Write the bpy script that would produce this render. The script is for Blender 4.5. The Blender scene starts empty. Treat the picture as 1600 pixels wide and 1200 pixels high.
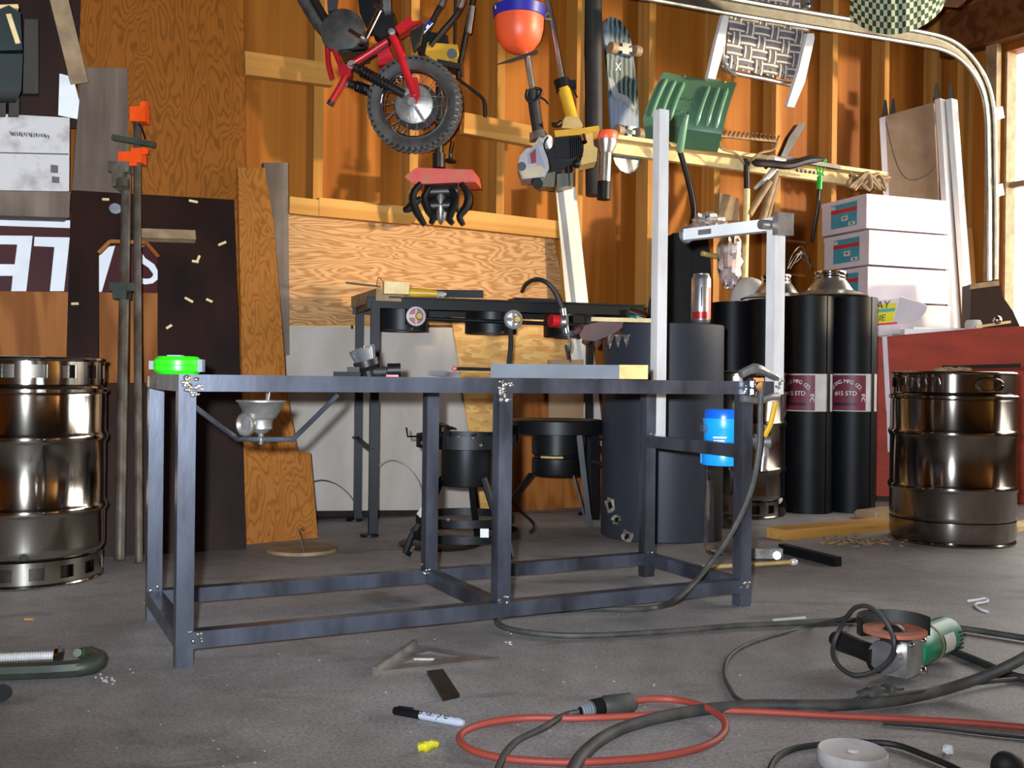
import bpy, bmesh, math, random
from mathutils import Vector as V, Matrix
random.seed(7)
C = bpy.context.scene.collection
R = math.radians
# ---------------------------------------------------------------- camera, light, exposure
F = 1620.0; HC = .545; ROLL = R(.65); YH = 594.0
scn = bpy.context.scene
cd = bpy.data.cameras.new('camera'); cam = bpy.data.objects.new('camera', cd); C.objects.link(cam)
cd.sensor_width = 36; cd.lens = F / 1600 * 36; cd.shift_y = -(600 - YH) / 1600; cd.clip_start = .05
cam.matrix_world = Matrix.Translation((0, 0, HC)) @ Matrix.Rotation(R(90), 4, 'X') @ Matrix.Rotation(ROLL, 4, 'Z')
scn.camera = cam
scn.view_settings.view_transform = 'Standard'; scn.view_settings.look = 'None'
scn.view_settings.exposure = 0.55; scn.view_settings.gamma = 1; scn.view_settings.use_curve_mapping = False
w = bpy.data.worlds.new('sky'); scn.world = w; w.use_nodes = True
w.node_tree.nodes['Background'].inputs[0].default_value = (1.0, .97, .92, 1)
w.node_tree.nodes['Background'].inputs[1].default_value = 5.0
A31 = R(31); dW = V((math.cos(A31), math.sin(A31), 0)); nW = V((-math.sin(A31), math.cos(A31), 0)); KW = 4.42 * math.cos(A31)
SC = 5.1; rW = -nW                                     # corner position along the back wall; direction of the right wall
TH = R(45)
sun = bpy.data.lights.new('sun', 'SUN'); sun.energy = 3.5; sun.angle = R(3.5); sun.color = (1, .82, .55)
so = bpy.data.objects.new('sun', sun); C.objects.link(so)
sd = (-dW * math.cos(TH) + nW * math.sin(TH)) * math.cos(R(1.6)) + V((0, 0, -math.sin(R(1.6))))
so.rotation_euler = sd.to_track_quat('-Z', 'Y').to_euler(); so.location = (6, 3, 3)
fl = bpy.data.lights.new('camera_flash', 'SPOT'); fl.energy = 450; fl.spot_size = R(92); fl.spot_blend = 1; fl.color = (.78, .88, 1)
fl.shadow_soft_size = .018
fo = bpy.data.objects.new('camera_flash', fl); C.objects.link(fo); fo.location = (-.055, -.01, HC + .05); fo.rotation_euler = (R(106.5), 0, R(2)); fo.scale = (1.7, 1, 1)

# ---------------------------------------------------------------- pixel helpers (a pixel plus a real depth gives a real point)
def ray(px, py):
    dx = px - 800; dy = py - YH; c, s = math.cos(ROLL), math.sin(ROLL)
    return (dx * c + dy * s) / F, (dx * s - dy * c) / F
def P(px, py, Y):
    x, z = ray(px, py); return V((x * Y, Y, HC + z * Y))
def G(px, py, z=0.0):
    x, zz = ray(px, py); Y = (z - HC) / zz; return V((x * Y, Y, z))
def W(px, py, off=0.0):
    x, z = ray(px, py); t = (KW - off) / (nW.x * x + nW.y); return V((x * t, t, HC + z * t))
def WL(s, z, off=0.0): return dW * s + nW * (KW - off) + V((0, 0, z))
def PL(px, py, o, n):
    x, z = ray(px, py); d = V((x, 1, z)); t = (o - V((0, 0, HC))).dot(n) / d.dot(n); return V((0, 0, HC)) + d * t
def RL(u, z, off=0.0): return dW * (SC - off) + nW * KW + rW * u + V((0, 0, z))   # right wall: u from the corner, off into the room

# ---------------------------------------------------------------- materials
def lin(c):
    if isinstance(c, str): c = [int(c[i:i + 2], 16) for i in (0, 2, 4)]
    return [((v / 255 + .055) / 1.055) ** 2.4 if v / 255 > .04045 else v / 255 / 12.92 for v in c] + [1]
def base(name, rough=.5, metal=0):
    m = bpy.data.materials.new(name); m.use_nodes = True; nt = m.node_tree; b = nt.nodes['Principled BSDF']
    b.inputs['Roughness'].default_value = rough; b.inputs['Metallic'].default_value = metal
    return m, nt, b
def coords(nt, scale=(1, 1, 1), rotz=0, kind='Object'):
    tc = nt.nodes.new('ShaderNodeTexCoord'); a = nt.nodes.new('ShaderNodeMapping'); a.inputs['Rotation'].default_value = (0, 0, -rotz)
    b = nt.nodes.new('ShaderNodeMapping'); b.inputs['Scale'].default_value = scale
    nt.links.new(tc.outputs[kind], a.inputs[0]); nt.links.new(a.outputs[0], b.inputs[0]); return b.outputs[0]
def noise(nt, vec, s, det=5, rough=.55, dist=0):
    n = nt.nodes.new('ShaderNodeTexNoise'); n.inputs['Scale'].default_value = s; n.inputs['Detail'].default_value = det
    n.inputs['Roughness'].default_value = rough; n.inputs['Distortion'].default_value = dist; nt.links.new(vec, n.inputs['Vector']); return n.outputs[0]
def ramp(nt, fac, stops):
    r = nt.nodes.new('ShaderNodeValToRGB'); e = r.color_ramp.elements
    while len(e) < len(stops): e.new(.5)
    for q, (p, c) in zip(e, stops): q.position = p; q.color = lin(c)
    nt.links.new(fac, r.inputs[0]); return r.outputs[0]
def mixc(nt, fac, a, b, mode='MIX'):
    m = nt.nodes.new('ShaderNodeMix'); m.data_type = 'RGBA'; m.blend_type = mode
    for i, v in ((0, fac), (6, a), (7, b)):
        if hasattr(v, 'links'): nt.links.new(v, m.inputs[i])
        else: m.inputs[i].default_value = v if i == 0 else (lin(v))
    return m.outputs[2]
def math_(nt, op, a, b=0.0):
    m = nt.nodes.new('ShaderNodeMath'); m.operation = op
    for i, v in enumerate((a, b)):
        if hasattr(v, 'links'): nt.links.new(v, m.inputs[i])
        else: m.inputs[i].default_value = v
    return m.outputs[0]
def bumpit(nt, b, h, st, dist=.01):
    n = nt.nodes.new('ShaderNodeBump'); n.inputs['Strength'].default_value = st; n.inputs['Distance'].default_value = dist
    nt.links.new(h, n.inputs['Height']); nt.links.new(n.outputs[0], b.inputs['Normal'])
def mat(name, c1, c2=None, rough=.5, metal=0, scale=(1, 1, 1), ns=8, bump=0, lo=.35, hi=.65, rotz=0, trans=0, rvar=0, coat=0, spec=.5):
    m, nt, b = base(name, rough, metal); b.inputs['Specular IOR Level'].default_value = spec
    if c2 is None: c2 = [max(0, v * .86) for v in ([int(c1[i:i + 2], 16) for i in (0, 2, 4)] if isinstance(c1, str) else c1)]
    v = coords(nt, scale, rotz); n = noise(nt, v, ns)
    nt.links.new(ramp(nt, n, [(lo, c1), (hi, c2)]), b.inputs['Base Color'])
    if bump: bumpit(nt, b, n, bump)
    if rvar:
        nt.links.new(math_(nt, 'MULTIPLY_ADD', n, rvar), b.inputs['Roughness'])
        b.inputs['Roughness'].links[0].from_node.inputs[2].default_value = rough - rvar / 2
    if trans: b.inputs['Transmission Weight'].default_value = trans
    if coat: b.inputs['Coat Weight'].default_value = coat
    return m
def ply(name, c1, c2, scale, rotz=0, freq=26, knots=0, ns=1.6, bump=.12, rough=.6, dirt=None, line=1.0):
    """rotary-cut grain: contour lines of a stretched noise, plus fibres, plus knots"""
    m, nt, b = base(name, rough); b.inputs['Specular IOR Level'].default_value = .12
    v = coords(nt, scale, rotz); n = noise(nt, v, ns, 3, .5, .3)
    s = math_(nt, 'MULTIPLY_ADD', math_(nt, 'SINE', math_(nt, 'MULTIPLY', n, freq * 4)), .5); s.node.inputs[2].default_value = .5
    if line != 1.0: s = math_(nt, 'POWER', s, line)
    fib = noise(nt, coords(nt, [q * 14 if q > .5 else q * 4 for q in scale], rotz), 3, 4)
    f = math_(nt, 'ADD', math_(nt, 'MULTIPLY', s, .55), math_(nt, 'MULTIPLY', fib, .55))
    col = ramp(nt, f, [(.15, c1), (.85, c2)])
    big = noise(nt, coords(nt, (1, 1, 1)), 1.4, 3)
    col = mixc(nt, math_(nt, 'MULTIPLY', big, .45), col, c2, 'MULTIPLY')
    if knots:
        vo = nt.nodes.new('ShaderNodeTexVoronoi'); vo.inputs['Scale'].default_value = knots; nt.links.new(coords(nt, [max(q, .55) for q in scale], rotz), vo.inputs['Vector'])
        k = ramp(nt, vo.outputs[0], [(.05, 'ffffff'), (.12, '000000')]); col = mixc(nt, math_(nt, 'MULTIPLY', k, .7), col, '3a1c0a')
    if dirt:
        dn = noise(nt, coords(nt), 3.5, 6); dm = ramp(nt, dn, [(.45, '000000'), (.7, 'ffffff')]); col = mixc(nt, math_(nt, 'MULTIPLY', dm, .6), col, dirt)
    nt.links.new(col, b.inputs['Base Color']); bumpit(nt, b, f, bump, .004); return m
Z5 = (1, 1, .09); D5 = (.12, 1, 1)
M = {}
M['sheath'] = ply('sheathing_plywood', 'b47028', '8a4e14', (1.3, 1.3, .10), A31, 9, 2.3)
M['stud'] = ply('stud_pine', 'c89450', 'ac7834', (6, 6, .15), A31, 6, 0)
M['pine_d'] = ply('pine_along_wall', 'd0a058', 'b88440', (.12, 7, 7), A31, 6, 3.0)
M['ply_h'] = ply('fir_plywood_flat_grain', 'c8a070', 'a07042', (.45, 2.4, 2.4), A31, 34, 0, 4.2, line=1.5)
M['ply_v'] = ply('fir_plywood_tall_grain', 'a0601f', '804a12', (2.4, 2.4, .7), A31, 44, 1.6, 2.6, line=3)
M['ply_v2'] = ply('fir_plank_tall_grain', 'b87838', '985e24', (2.4, 2.4, .7), A31, 40, 2.6, 2.6, line=3)
M['ply_grey'] = ply('weathered_grey_plywood', '8c7c6c', '6c5c50', (2.0, 2.0, .3), A31, 8, 3, 2, dirt='4a4038')
M['ply_brown'] = ply('brown_plywood', 'b07038', '8a5224', (1.6, 1.6, .25), A31, 20, 0, 2, line=2)
M['dark_ply'] = mat('dark_stained_board', '301c16', '1c110e', .55, 0, (1, 1, .35), 5, .08, rvar=.2, spec=.15)  # also the shade tone of the bottom plate and upper-left wall
M['hard'] = mat('masonite', 'a8896a', '8f7052', .6, 0, (1, 1, 1), 6)
M['beam'] = ply('dark_old_beam', '80502c', '5c3418', (.5, 5, 5), 0, 6)
M['roof'] = mat('dark_roof_boards', '3a2414', '26170c', .8, 0, (1, 6, 1), 4)
M['drywall'] = mat('raw_drywall_paper', 'b4aaa0', 'a09486', .8, 0, (1, 1, .4), 5, .04)
M['white'] = mat('white_paint', 'e6e4e0', 'd4d0cc', .5, 0, ns=4)
M['white_dirty'] = mat('scuffed_white_card', 'c8c2be', '988e88', .7, 0, ns=13, lo=.5, hi=.74)
M['pen_body'] = mat('pale_blue_grey_plastic', 'b8bcc8', 'acb0bc', .4)
M['shaded_board'] = mat('dim_brown_board', '3c342c', '2c261f', .7, 0, (1, 1, .3), 6)  # brown darkened for boards deep in the shaded upper-left bay
M['paper'] = mat('white_paper', 'f0f0f0', 'e0e0e4', .7)
M['gutter'] = mat('weathered_white_vinyl', 'd8d2c8', 'b4aca0', .6, 0, (1, 1, .3), 8)
def osb():
    m, nt, b = base('oriented_strand_board', .7); b.inputs['Specular IOR Level'].default_value = .15
    vo = nt.nodes.new('ShaderNodeTexVoronoi'); vo.inputs['Scale'].default_value = 46; vo.inputs['Randomness'].default_value = 1
    v = coords(nt, (1, 1, 1), A31); nz = nt.nodes.new('ShaderNodeTexNoise'); nz.inputs['Scale'].default_value = 5; nt.links.new(v, nz.inputs['Vector'])
    mx = nt.nodes.new('ShaderNodeMix'); mx.data_type = 'VECTOR'; mx.inputs[0].default_value = .05; nt.links.new(v, mx.inputs[4]); nt.links.new(nz.outputs[1], mx.inputs[5])
    mp = nt.nodes.new('ShaderNodeMapping'); mp.inputs['Rotation'].default_value = (0, .6, 0); mp.inputs['Scale'].default_value = (.45, 1, 1.6)
    nt.links.new(mx.outputs[1], mp.inputs[0]); nt.links.new(mp.outputs[0], vo.inputs['Vector'])
    c = ramp(nt, vo.outputs[1], [(.1, 'd8a860'), (.4, 'c48c4c'), (.65, 'e0b474'), (.95, 'cc9854')])
    nt.links.new(c, b.inputs['Base Color']); bumpit(nt, b, vo.outputs[0], .3, .004); return m
M['osb'] = osb()
def concrete():
    m, nt, b = base('worn_concrete', .62)
    v = coords(nt); a = noise(nt, v, 1.3, 8, .62, .4); s = noise(nt, v, 14, 8, .7); g = noise(nt, v, 160, 2)
    c = ramp(nt, a, [(.30, '857f7b'), (.5, 'aaa6a4'), (.72, 'c6c2c2')])
    c = mixc(nt, .55, c, ramp(nt, s, [(.25, '5a5048'), (.5, 'a09a94'), (.8, 'c8c4c0')]), 'MULTIPLY')
    c = mixc(nt, .35, c, ramp(nt, g, [(.3, '504840'), (.6, 'e0dcd8')]), 'OVERLAY')
    st = noise(nt, coords(nt, (1, 2.2, 1)), 2.3, 6, .6, 1.2); k = ramp(nt, st, [(.56, '000000'), (.70, 'ffffff')])
    c = mixc(nt, math_(nt, 'MULTIPLY', k, .6), c, '46423f')
    st2 = noise(nt, coords(nt, (1.4, 2, 1)), 1.7, 4, .6, .6); k2 = ramp(nt, st2, [(.6, '000000'), (.74, 'ffffff')]); c = mixc(nt, math_(nt, 'MULTIPLY', k2, .35), c, '6e4c2c')
    nt.links.new(c, b.inputs['Base Color']); bumpit(nt, b, s, .15, .006); return m
M['floor'] = concrete()
M['mill'] = mat('mill_scale_steel', '666a76', '3c3c42', .30, .6, (1, 1, .35), 11, .10, rvar=.25)
M['mill_dark'] = mat('dark_mill_scale_steel', '3a3634', '2a2624', .4, .6, (1, 1, 1), 9, .05)
M['ground'] = mat('ground_steel', 'e8e6e2', 'd0ccc6', .3, .25, (1, 1, .3), 14, .06)  # near-white base stands in for the opening mirrored in the uprights
M['weld'] = mat('weld_metal', 'e8e4dc', 'a8a098', .22, .95, ns=60, bump=.5)
def brushed(name, c1, c2, rough):
    m = mat(name, c1, c2, rough, 1, (1, 1, .25), 6, .02, rvar=.10); nt = m.node_tree; b = nt.nodes['Principled BSDF']
    tg = nt.nodes.new('ShaderNodeTangent'); tg.direction_type = 'RADIAL'; tg.axis = 'Z'; nt.links.new(tg.outputs[0], b.inputs['Tangent'])
    b.inputs['Anisotropic'].default_value = .75; b.inputs['Anisotropic Rotation'].default_value = .25; return m
M['stain'] = brushed('stainless_steel', 'd8d0c4', 'b0a89c', .13)
M['stain_d'] = brushed('dull_stainless_steel', 'a09890', '706860', .17)
M['stain_in'] = mat('keg_recess_steel', '6c6660', '48443e', .35, 1)
M['chrome'] = mat('chrome', 'e8e8ec', 'd0d0d8', .07, 1)
M['alu'] = mat('aluminium', 'c8c8c8', 'a8a8aa', .3, .9, ns=20)
M['castalu'] = mat('cast_aluminium', 'b0aca6', '8c8882', .42, .8, ns=26, bump=.2)
M['galv'] = mat('galvanised_steel', 'bcb8ac', '98948a', .33, .9, (1, 1, 1), 12, rvar=.15)
M['iron'] = mat('black_painted_iron', '111315', '0a0b0c', .44, 0, ns=9, rvar=.15, spec=.3)
M['black'] = mat('black_plastic', '161617', '0e0e0f', .45, ns=9, spec=.25)
M['rubber'] = mat('black_rubber', '2a2826', '1a1918', .6, ns=12, bump=.05)
M['rubber_dusty'] = mat('dusty_black_rubber', '4a4640', '2e2c2a', .62, ns=22)
M['felt'] = mat('black_roofing_felt', '0f0f11', '09090a', .5, ns=24, bump=.08, spec=.22)
M['tank'] = mat('primer_grey_metal', '34363e', '292a30', .5, 0, (1, 1, .2), 5, .04, rvar=.15, spec=.25)
M['scrape'] = mat('scraped_tank_edge', 'a09680', '3c3832', .7, 0, ns=30, bump=.4)
M['red'] = mat('red_bike_paint', 'c02028', 'a01820', .3, ns=6, coat=.3)
M['redfaded'] = mat('faded_red_paint', 'c03c34', 'a06048', .45, ns=12, lo=.4, hi=.7)
M['maroon'] = mat('maroon_sign_paint', '481414', '3a1010', .5, ns=6, spec=.15)
M['redbench'] = mat('red_brown_board', 'a43418', '8c2a12', .6, 0, (1, 1, 3), 5, rvar=.1)
M['lime'] = mat('lime_green_plastic', '3cf020', '2cd81a', .35, ns=5)
M['grey'] = mat('grey_plastic', '8c9096', '74787e', .4)
M['blue'] = mat('light_blue_plastic', '1ea0f0', '1890e0', .32)
M['blue_d'] = mat('deep_blue_plastic', '1068e0', '0c58cc', .3)
M['navy'] = mat('navy_plastic', '2828a0', '20208c', .4)
M['orange'] = mat('orange_red_plastic', 'f8683c', 'f05a30', .42, ns=3)
M['orange_c'] = mat('orange_clamp_paint', 'ff5a10', 'e84808', .4)
M['cord'] = mat('orange_cord_jacket', 'a84838', '983e30', .55, ns=8)
M['greenp'] = mat('green_shovel_plastic', '7ca888', '6c9878', .26, ns=4)
M['greentool'] = mat('teal_green_tool_plastic', '0e8058', '0a6c4a', .38, ns=5)
M['darkgreen'] = mat('dark_green_metal', '12221f', '0c1816', .5)  # green deepened to carry the dark bay's shade; string guard shares it
M['greenwire'] = mat('bright_green_wire', '30c040', '28a838', .4)
M['yellow'] = mat('yellow_plastic', 'd8a828', 'c09020', .4)
M['yellowpale'] = mat('pale_yellow_enamel', 'd0b070', 'b89858', .4)
M['tan'] = mat('tan_grey_plastic', 'b0a890', '98907c', .4)
M['lavender'] = mat('silver_grey_plastic', 'a0a0aa', '90909a', .4)
M['decal'] = mat('dark_red_decal', '802028', '701c24', .4)
M['smoke'] = mat('smoky_fuel_tank', '5c5c4c', '4c4c40', .35)
M['kraft'] = mat('tan_cut_face', 'c8a868', 'b09050', .7, ns=18)
M['steelblock'] = mat('blue_grey_bar', '30363f', '2b2d33', .55, .0, (1, 1, 1), 7, rvar=.15)
M['woodend'] = mat('pale_cut_wood', 'ecd49c', 'd8bc80', .7, ns=24)  # also the painted sunlight on the right girt and its ledge
M['woodrot'] = mat('weathered_wood', 'a08460', '7c6448', .75, ns=16, bump=.2)
M['leather'] = mat('brown_leather', '5c3428', '44261c', .6, ns=14, bump=.2)
M['teal'] = mat('teal_plastic', '187878', '126464', .4)
M['lbl_red'] = mat('maroon_label_paper', '7c2c3c', '682430', .5, ns=9)
M['lbl_white'] = mat('cream_label_paper', 'd0c8c0', 'bcb4ac', .6, ns=12)
M['lbl_dark'] = mat('dark_label_band', '2c1c24', '24181e', .5)
M['lbl_teal'] = mat('teal_box_print', '4c9cac', '3c8c9c', .5, ns=8)
M['print_red'] = mat('red_box_print', 'd03434', 'c02c2c', .5)
M['cardbox'] = mat('white_carton', 'd8ccd0', 'c8bcc0', .6, ns=5)
M['sticker'] = mat('yellow_sticker', 'd8d020', 'c8bc18', .5)
M['ink'] = mat('black_ink', '1a1a1c', '141416', .6)
M['inkgrey'] = mat('faded_ink', '6c6468', '5c5458', .7)
M['fabric_bk'] = mat('black_fabric', '14140f', '0c0c0a', .85, ns=40, bump=.2)
M['foil'] = mat('crinkled_silver_film', 'd8d0cc', 'b8a8a0', .28, .55, ns=30, bump=.8)
M['pinkfilm'] = mat('printed_crinkled_film', 'c8b0a8', 'a89890', .4, .2, ns=12, bump=.6)
M['wool'] = mat('pale_debris', 'b8b4a8', '9c9888', .8)
M['dirt'] = mat('sawdust_and_shavings', '9c7c50', '6c5438', .9, ns=50)
M['cantext'] = mat('red_can_print', 'b03030', '902424', .3, .4)
M['ember'] = mat('grinder_disc', 'b06848', '8c4c34', .75, ns=20)
M['wire'] = mat('thin_grey_wire', '6c6864', '5c5854', .4, .6)
M['web'] = mat('grey_lilac_webbing', '9a94a0', '8c8692', .75)
M['webl'] = mat('cream_webbing_stripe', 'dcd0b8', 'ccc0a8', .75)
M['chrome_black'] = mat('glossy_black', '0c0c0d', '060607', .08, 0)
def plaid():
    m, nt, b = base('green_and_white_plaid_cloth', .85)
    v = coords(nt, kind='UV'); ck = nt.nodes.new('ShaderNodeTexChecker'); ck.inputs['Scale'].default_value = 1
    nt.links.new(v, ck.inputs['Vector']); ck.inputs[1].default_value = lin('e8e8d4'); ck.inputs[2].default_value = lin('44683c'); 
    nt.links.new(ck.outputs[0], b.inputs['Base Color']); return m
M['plaid'] = plaid()
def glass(name, col, rough=.05):
    m, nt, b = base(name, rough); b.inputs['Base Color'].default_value = lin(col); b.inputs['Transmission Weight'].default_value = 1; b.inputs['IOR'].default_value = 1.18; return m
M['clear'] = glass('clear_polycarbonate', 'f4f2ee')
def deckart():
    m, nt, b = base('skateboard_graphic', .4)
    v = coords(nt); wv = nt.nodes.new('ShaderNodeTexWave'); wv.inputs['Scale'].default_value = 14; wv.inputs['Distortion'].default_value = 3; nt.links.new(v, wv.inputs[0])
    c = ramp(nt, wv.outputs[1], [(.3, '141c20'), (.7, '5c7470')])
    n = ramp(nt, noise(nt, v, 3.2, 3), [(.5, '000000'), (.56, 'ffffff')]); c = mixc(nt, math_(nt, 'MULTIPLY', n, .8), c, '7c88a0'); nt.links.new(c, b.inputs[0]); return m
M['deck'] = deckart()
# ---------------------------------------------------------------- mesh helpers (all shapes in world coordinates)
ORG = {}
def frame(ax, up=V((0, 0, 1))):
    ax = V(ax).normalized(); up = V(up)
    if abs(ax.dot(up)) > .98: up = V((0, 1, 0)) if abs(ax.y) < .9 else V((1, 0, 0))
    x = up.cross(ax).normalized(); y = ax.cross(x).normalized(); return x, y, ax
def smooth(pts, n=6, closed=False):
    pts = [V(p) for p in pts]; out = []; m = len(pts)
    for i in range(m if closed else m - 1):
        g = (lambda k: pts[k % m]) if closed else (lambda k: pts[min(max(k, 0), m - 1)])
        a, b, c, d = g(i - 1), g(i), g(i + 1), g(i + 2)
        for j in range(n):
            t = j / n
            out.append(.5 * (2 * b + (c - a) * t + (2 * a - 5 * b + 4 * c - d) * t * t + (3 * b - 3 * c + d - a) * t ** 3))
    if not closed: out.append(pts[-1])
    return out
class B:
    def __init__(s): s.bm = bmesh.new()
    def box(s, c, size, ax=None):
        c = V(c); a = ax or (V((1, 0, 0)), V((0, 1, 0)), V((0, 0, 1)))
        vs = [s.bm.verts.new(c + sum((a[k] * (size[k] * .5 * sg[k]) for k in range(3)), V())) for sg in [(x, y, z) for x in (-1, 1) for y in (-1, 1) for z in (-1, 1)]]
        for f in ((0, 1, 3, 2), (4, 6, 7, 5), (0, 4, 5, 1), (2, 3, 7, 6), (0, 2, 6, 4), (1, 5, 7, 3)): s.bm.faces.new([vs[i] for i in f])
        return s
    def beam(s, p0, p1, w, h, up=(0, 0, 1), ext=0):
        p0, p1 = V(p0), V(p1); x, y, z = frame(p1 - p0, up)
        return s.box((p0 + p1) / 2, (w, h, (p1 - p0).length + ext), (x, y, z))
    def tube(s, pts, r, n=8, closed=False, cap=True):
        pts = [V(p) for p in pts]; rs = r if isinstance(r, (list, tuple)) else [r] * len(pts); m = len(pts); rings = []
        up = None
        for i, p in enumerate(pts):
            t = (pts[(i + 1) % m] - pts[i - 1]) if closed else (pts[min(i + 1, m - 1)] - pts[max(i - 1, 0)])
            if t.length < 1e-9: t = V((0, 0, 1))
            t.normalize()
            if up is None: x, y, _ = frame(t)
            else:
                x = up - t * up.dot(t)
                x = x.normalized() if x.length > 1e-6 else frame(t)[0]
                y = t.cross(x)
            up = x
            rings.append([s.bm.verts.new(p + (x * math.cos(2 * math.pi * k / n) + y * math.sin(2 * math.pi * k / n)) * rs[i]) for k in range(n)])
        for i in range(m if closed else m - 1):
            a, b = rings[i], rings[(i + 1) % m]
            for k in range(n): s.bm.faces.new((a[k], a[(k + 1) % n], b[(k + 1) % n], b[k]))
        if not closed and cap:
            s.bm.faces.new(rings[0][::-1]); s.bm.faces.new(rings[-1])
        return s
    def cyl(s, p0, p1, r, n=16, r2=None): return s.tube([p0, p1], [r, r if r2 is None else r2], n)
    def lathe(s, prof, c, ax=(0, 0, 1), n=28, a0=0, a1=2 * math.pi):
        c = V(c); x, y, z = frame(ax); full = abs(a1 - a0 - 2 * math.pi) < 1e-6; rings = []
        for r, h in prof:
            if r < 1e-7: rings.append([s.bm.verts.new(c + z * h)])
            else: rings.append([s.bm.verts.new(c + z * h + (x * math.cos(a0 + (a1 - a0) * k / n) + y * math.sin(a0 + (a1 - a0) * k / n)) * r) for k in range(n if full else n + 1)])
        for a, b in zip(rings, rings[1:]):
            for k in range(n):
                k2 = (k + 1) % n if full else k + 1
                q = [a[0] if len(a) == 1 else a[k]] + ([] if len(a) == 1 else [a[k2]]) + ([b[0]] if len(b) == 1 else [b[k2], b[k]])
                if len(q) > 2: s.bm.faces.new(q)
        return s
    def prism(s, pts, vec):
        pts = [V(p) for p in pts]; vec = V(vec); a = [s.bm.verts.new(p) for p in pts]; b = [s.bm.verts.new(p + vec) for p in pts]; n = len(pts)
        s.bm.faces.new(a[::-1]); s.bm.faces.new(b)
        for i in range(n): s.bm.faces.new((a[i], a[(i + 1) % n], b[(i + 1) % n], b[i]))
        return s
    def plate(s, outer, holes, vec):
        vec = V(vec); loops = [[s.bm.verts.new(V(p)) for p in l] for l in [outer] + holes]; es = []
        for l in loops: es += [s.bm.edges.new((l[i], l[(i + 1) % len(l)])) for i in range(len(l))]
        r = bmesh.ops.triangle_fill(s.bm, use_beauty=True, use_dissolve=False, edges=es)
        fs = [g for g in r['geom'] if isinstance(g, bmesh.types.BMFace)]
        e = bmesh.ops.extrude_face_region(s.bm, geom=fs)
        bmesh.ops.translate(s.bm, verts=[g for g in e['geom'] if isinstance(g, bmesh.types.BMVert)], vec=vec); s.bm.faces.ensure_lookup_table()
        return s
    def ell(s, c, rad, ax=None, nu=16, nv=10):
        c = V(c); a = ax or (V((1, 0, 0)), V((0, 1, 0)), V((0, 0, 1))); rings = []
        for j in range(nv + 1):
            t = -math.pi / 2 + math.pi * j / nv
            if j in (0, nv): rings.append([s.bm.verts.new(c + a[2] * rad[2] * math.sin(t))])
            else: rings.append([s.bm.verts.new(c + (a[0] * rad[0] * math.cos(2 * math.pi * k / nu) + a[1] * rad[1] * math.sin(2 * math.pi * k / nu)) * math.cos(t) + a[2] * rad[2] * math.sin(t)) for k in range(nu)])
        for p, q in zip(rings, rings[1:]):
            for k in range(nu):
                f = ([p[0]] if len(p) == 1 else [p[k], p[(k + 1) % nu]]) + ([q[0]] if len(q) == 1 else [q[(k + 1) % nu], q[k]]); s.bm.faces.new(f)
        return s
    def grid(s, fn, nu, nv, th=0, uv=None):
        vs = [[s.bm.verts.new(fn(i / nu, j / nv)) for j in range(nv + 1)] for i in range(nu + 1)]; ul = s.bm.loops.layers.uv.verify() if uv else None; fs = []
        for i in range(nu):
            for j in range(nv):
                f = s.bm.faces.new((vs[i][j], vs[i + 1][j], vs[i + 1][j + 1], vs[i][j + 1])); fs.append(f)
                if uv:
                    for l, (a, b) in zip(f.loops, ((i, j), (i + 1, j), (i + 1, j + 1), (i, j + 1))): l[ul].uv = (a / nu * uv[0], b / nv * uv[1])
        if th: bmesh.ops.solidify(s.bm, geom=fs, thickness=th)
        return s
    def rough(s, amt, seed=1):
        rr = random.Random(seed)
        for v in s.bm.verts: v.co += V((rr.uniform(-1, 1), rr.uniform(-1, 1), rr.uniform(-1, 1))) * amt
        return s
    def bev(s, w, seg=2, ang=30):
        es = [e for e in s.bm.edges if len(e.link_faces) == 2 and e.calc_face_angle(0) > R(ang)]
        bmesh.ops.bevel(s.bm, geom=es, offset=w, segments=seg, affect='EDGES', profile=.6, clamp_overlap=True); return s
def mk(name, b, m, parent=None, label=None, loc=None, kind=None, ang=40, flat=False):
    bm = b.bm
    bmesh.ops.recalc_face_normals(bm, faces=bm.faces)
    if parent is not None: org = ORG[parent.name]
    else:
        if loc is None:
            xs = [v.co for v in bm.verts]; lo = [min(q[i] for q in xs) for i in range(3)]; hi = [max(q[i] for q in xs) for i in range(3)]
            loc = ((lo[0] + hi[0]) / 2, (lo[1] + hi[1]) / 2, lo[2])
        org = V(loc)
    for v in bm.verts: v.co -= org
    for f in bm.faces: f.smooth = not flat
    for e in bm.edges:
        if len(e.link_faces) != 2 or e.calc_face_angle(0) > R(ang): e.smooth = False
    me = bpy.data.meshes.new(name); bm.to_mesh(me); bm.free(); me.materials.append(M[m] if isinstance(m, str) else m)
    o = bpy.data.objects.new(name, me); C.objects.link(o); ORG[o.name] = org
    if parent is not None: o.parent = parent
    else: o.location = org
    if label: o['label'] = label
    if kind: o['kind'] = kind
    return o
def T(name, label, cat, loc, group=None):
    o = bpy.data.objects.new(name, None); C.objects.link(o); o.location = V(loc); o.empty_display_size = .05; ORG[o.name] = V(loc)
    o['label'] = label; o['category'] = cat
    if group: o['group'] = group
    return o
def S(name, label, cat, b, m, group=None, **k):
    o = mk(name, b, m, **k); o['label'] = label; o['category'] = cat
    if group: o['group'] = group
    return o
def ST(name, b, m, parent=None, **k):
    o = mk(name, b, m, parent, **k)
    if parent is None: o['kind'] = 'structure'
    return o
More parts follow.
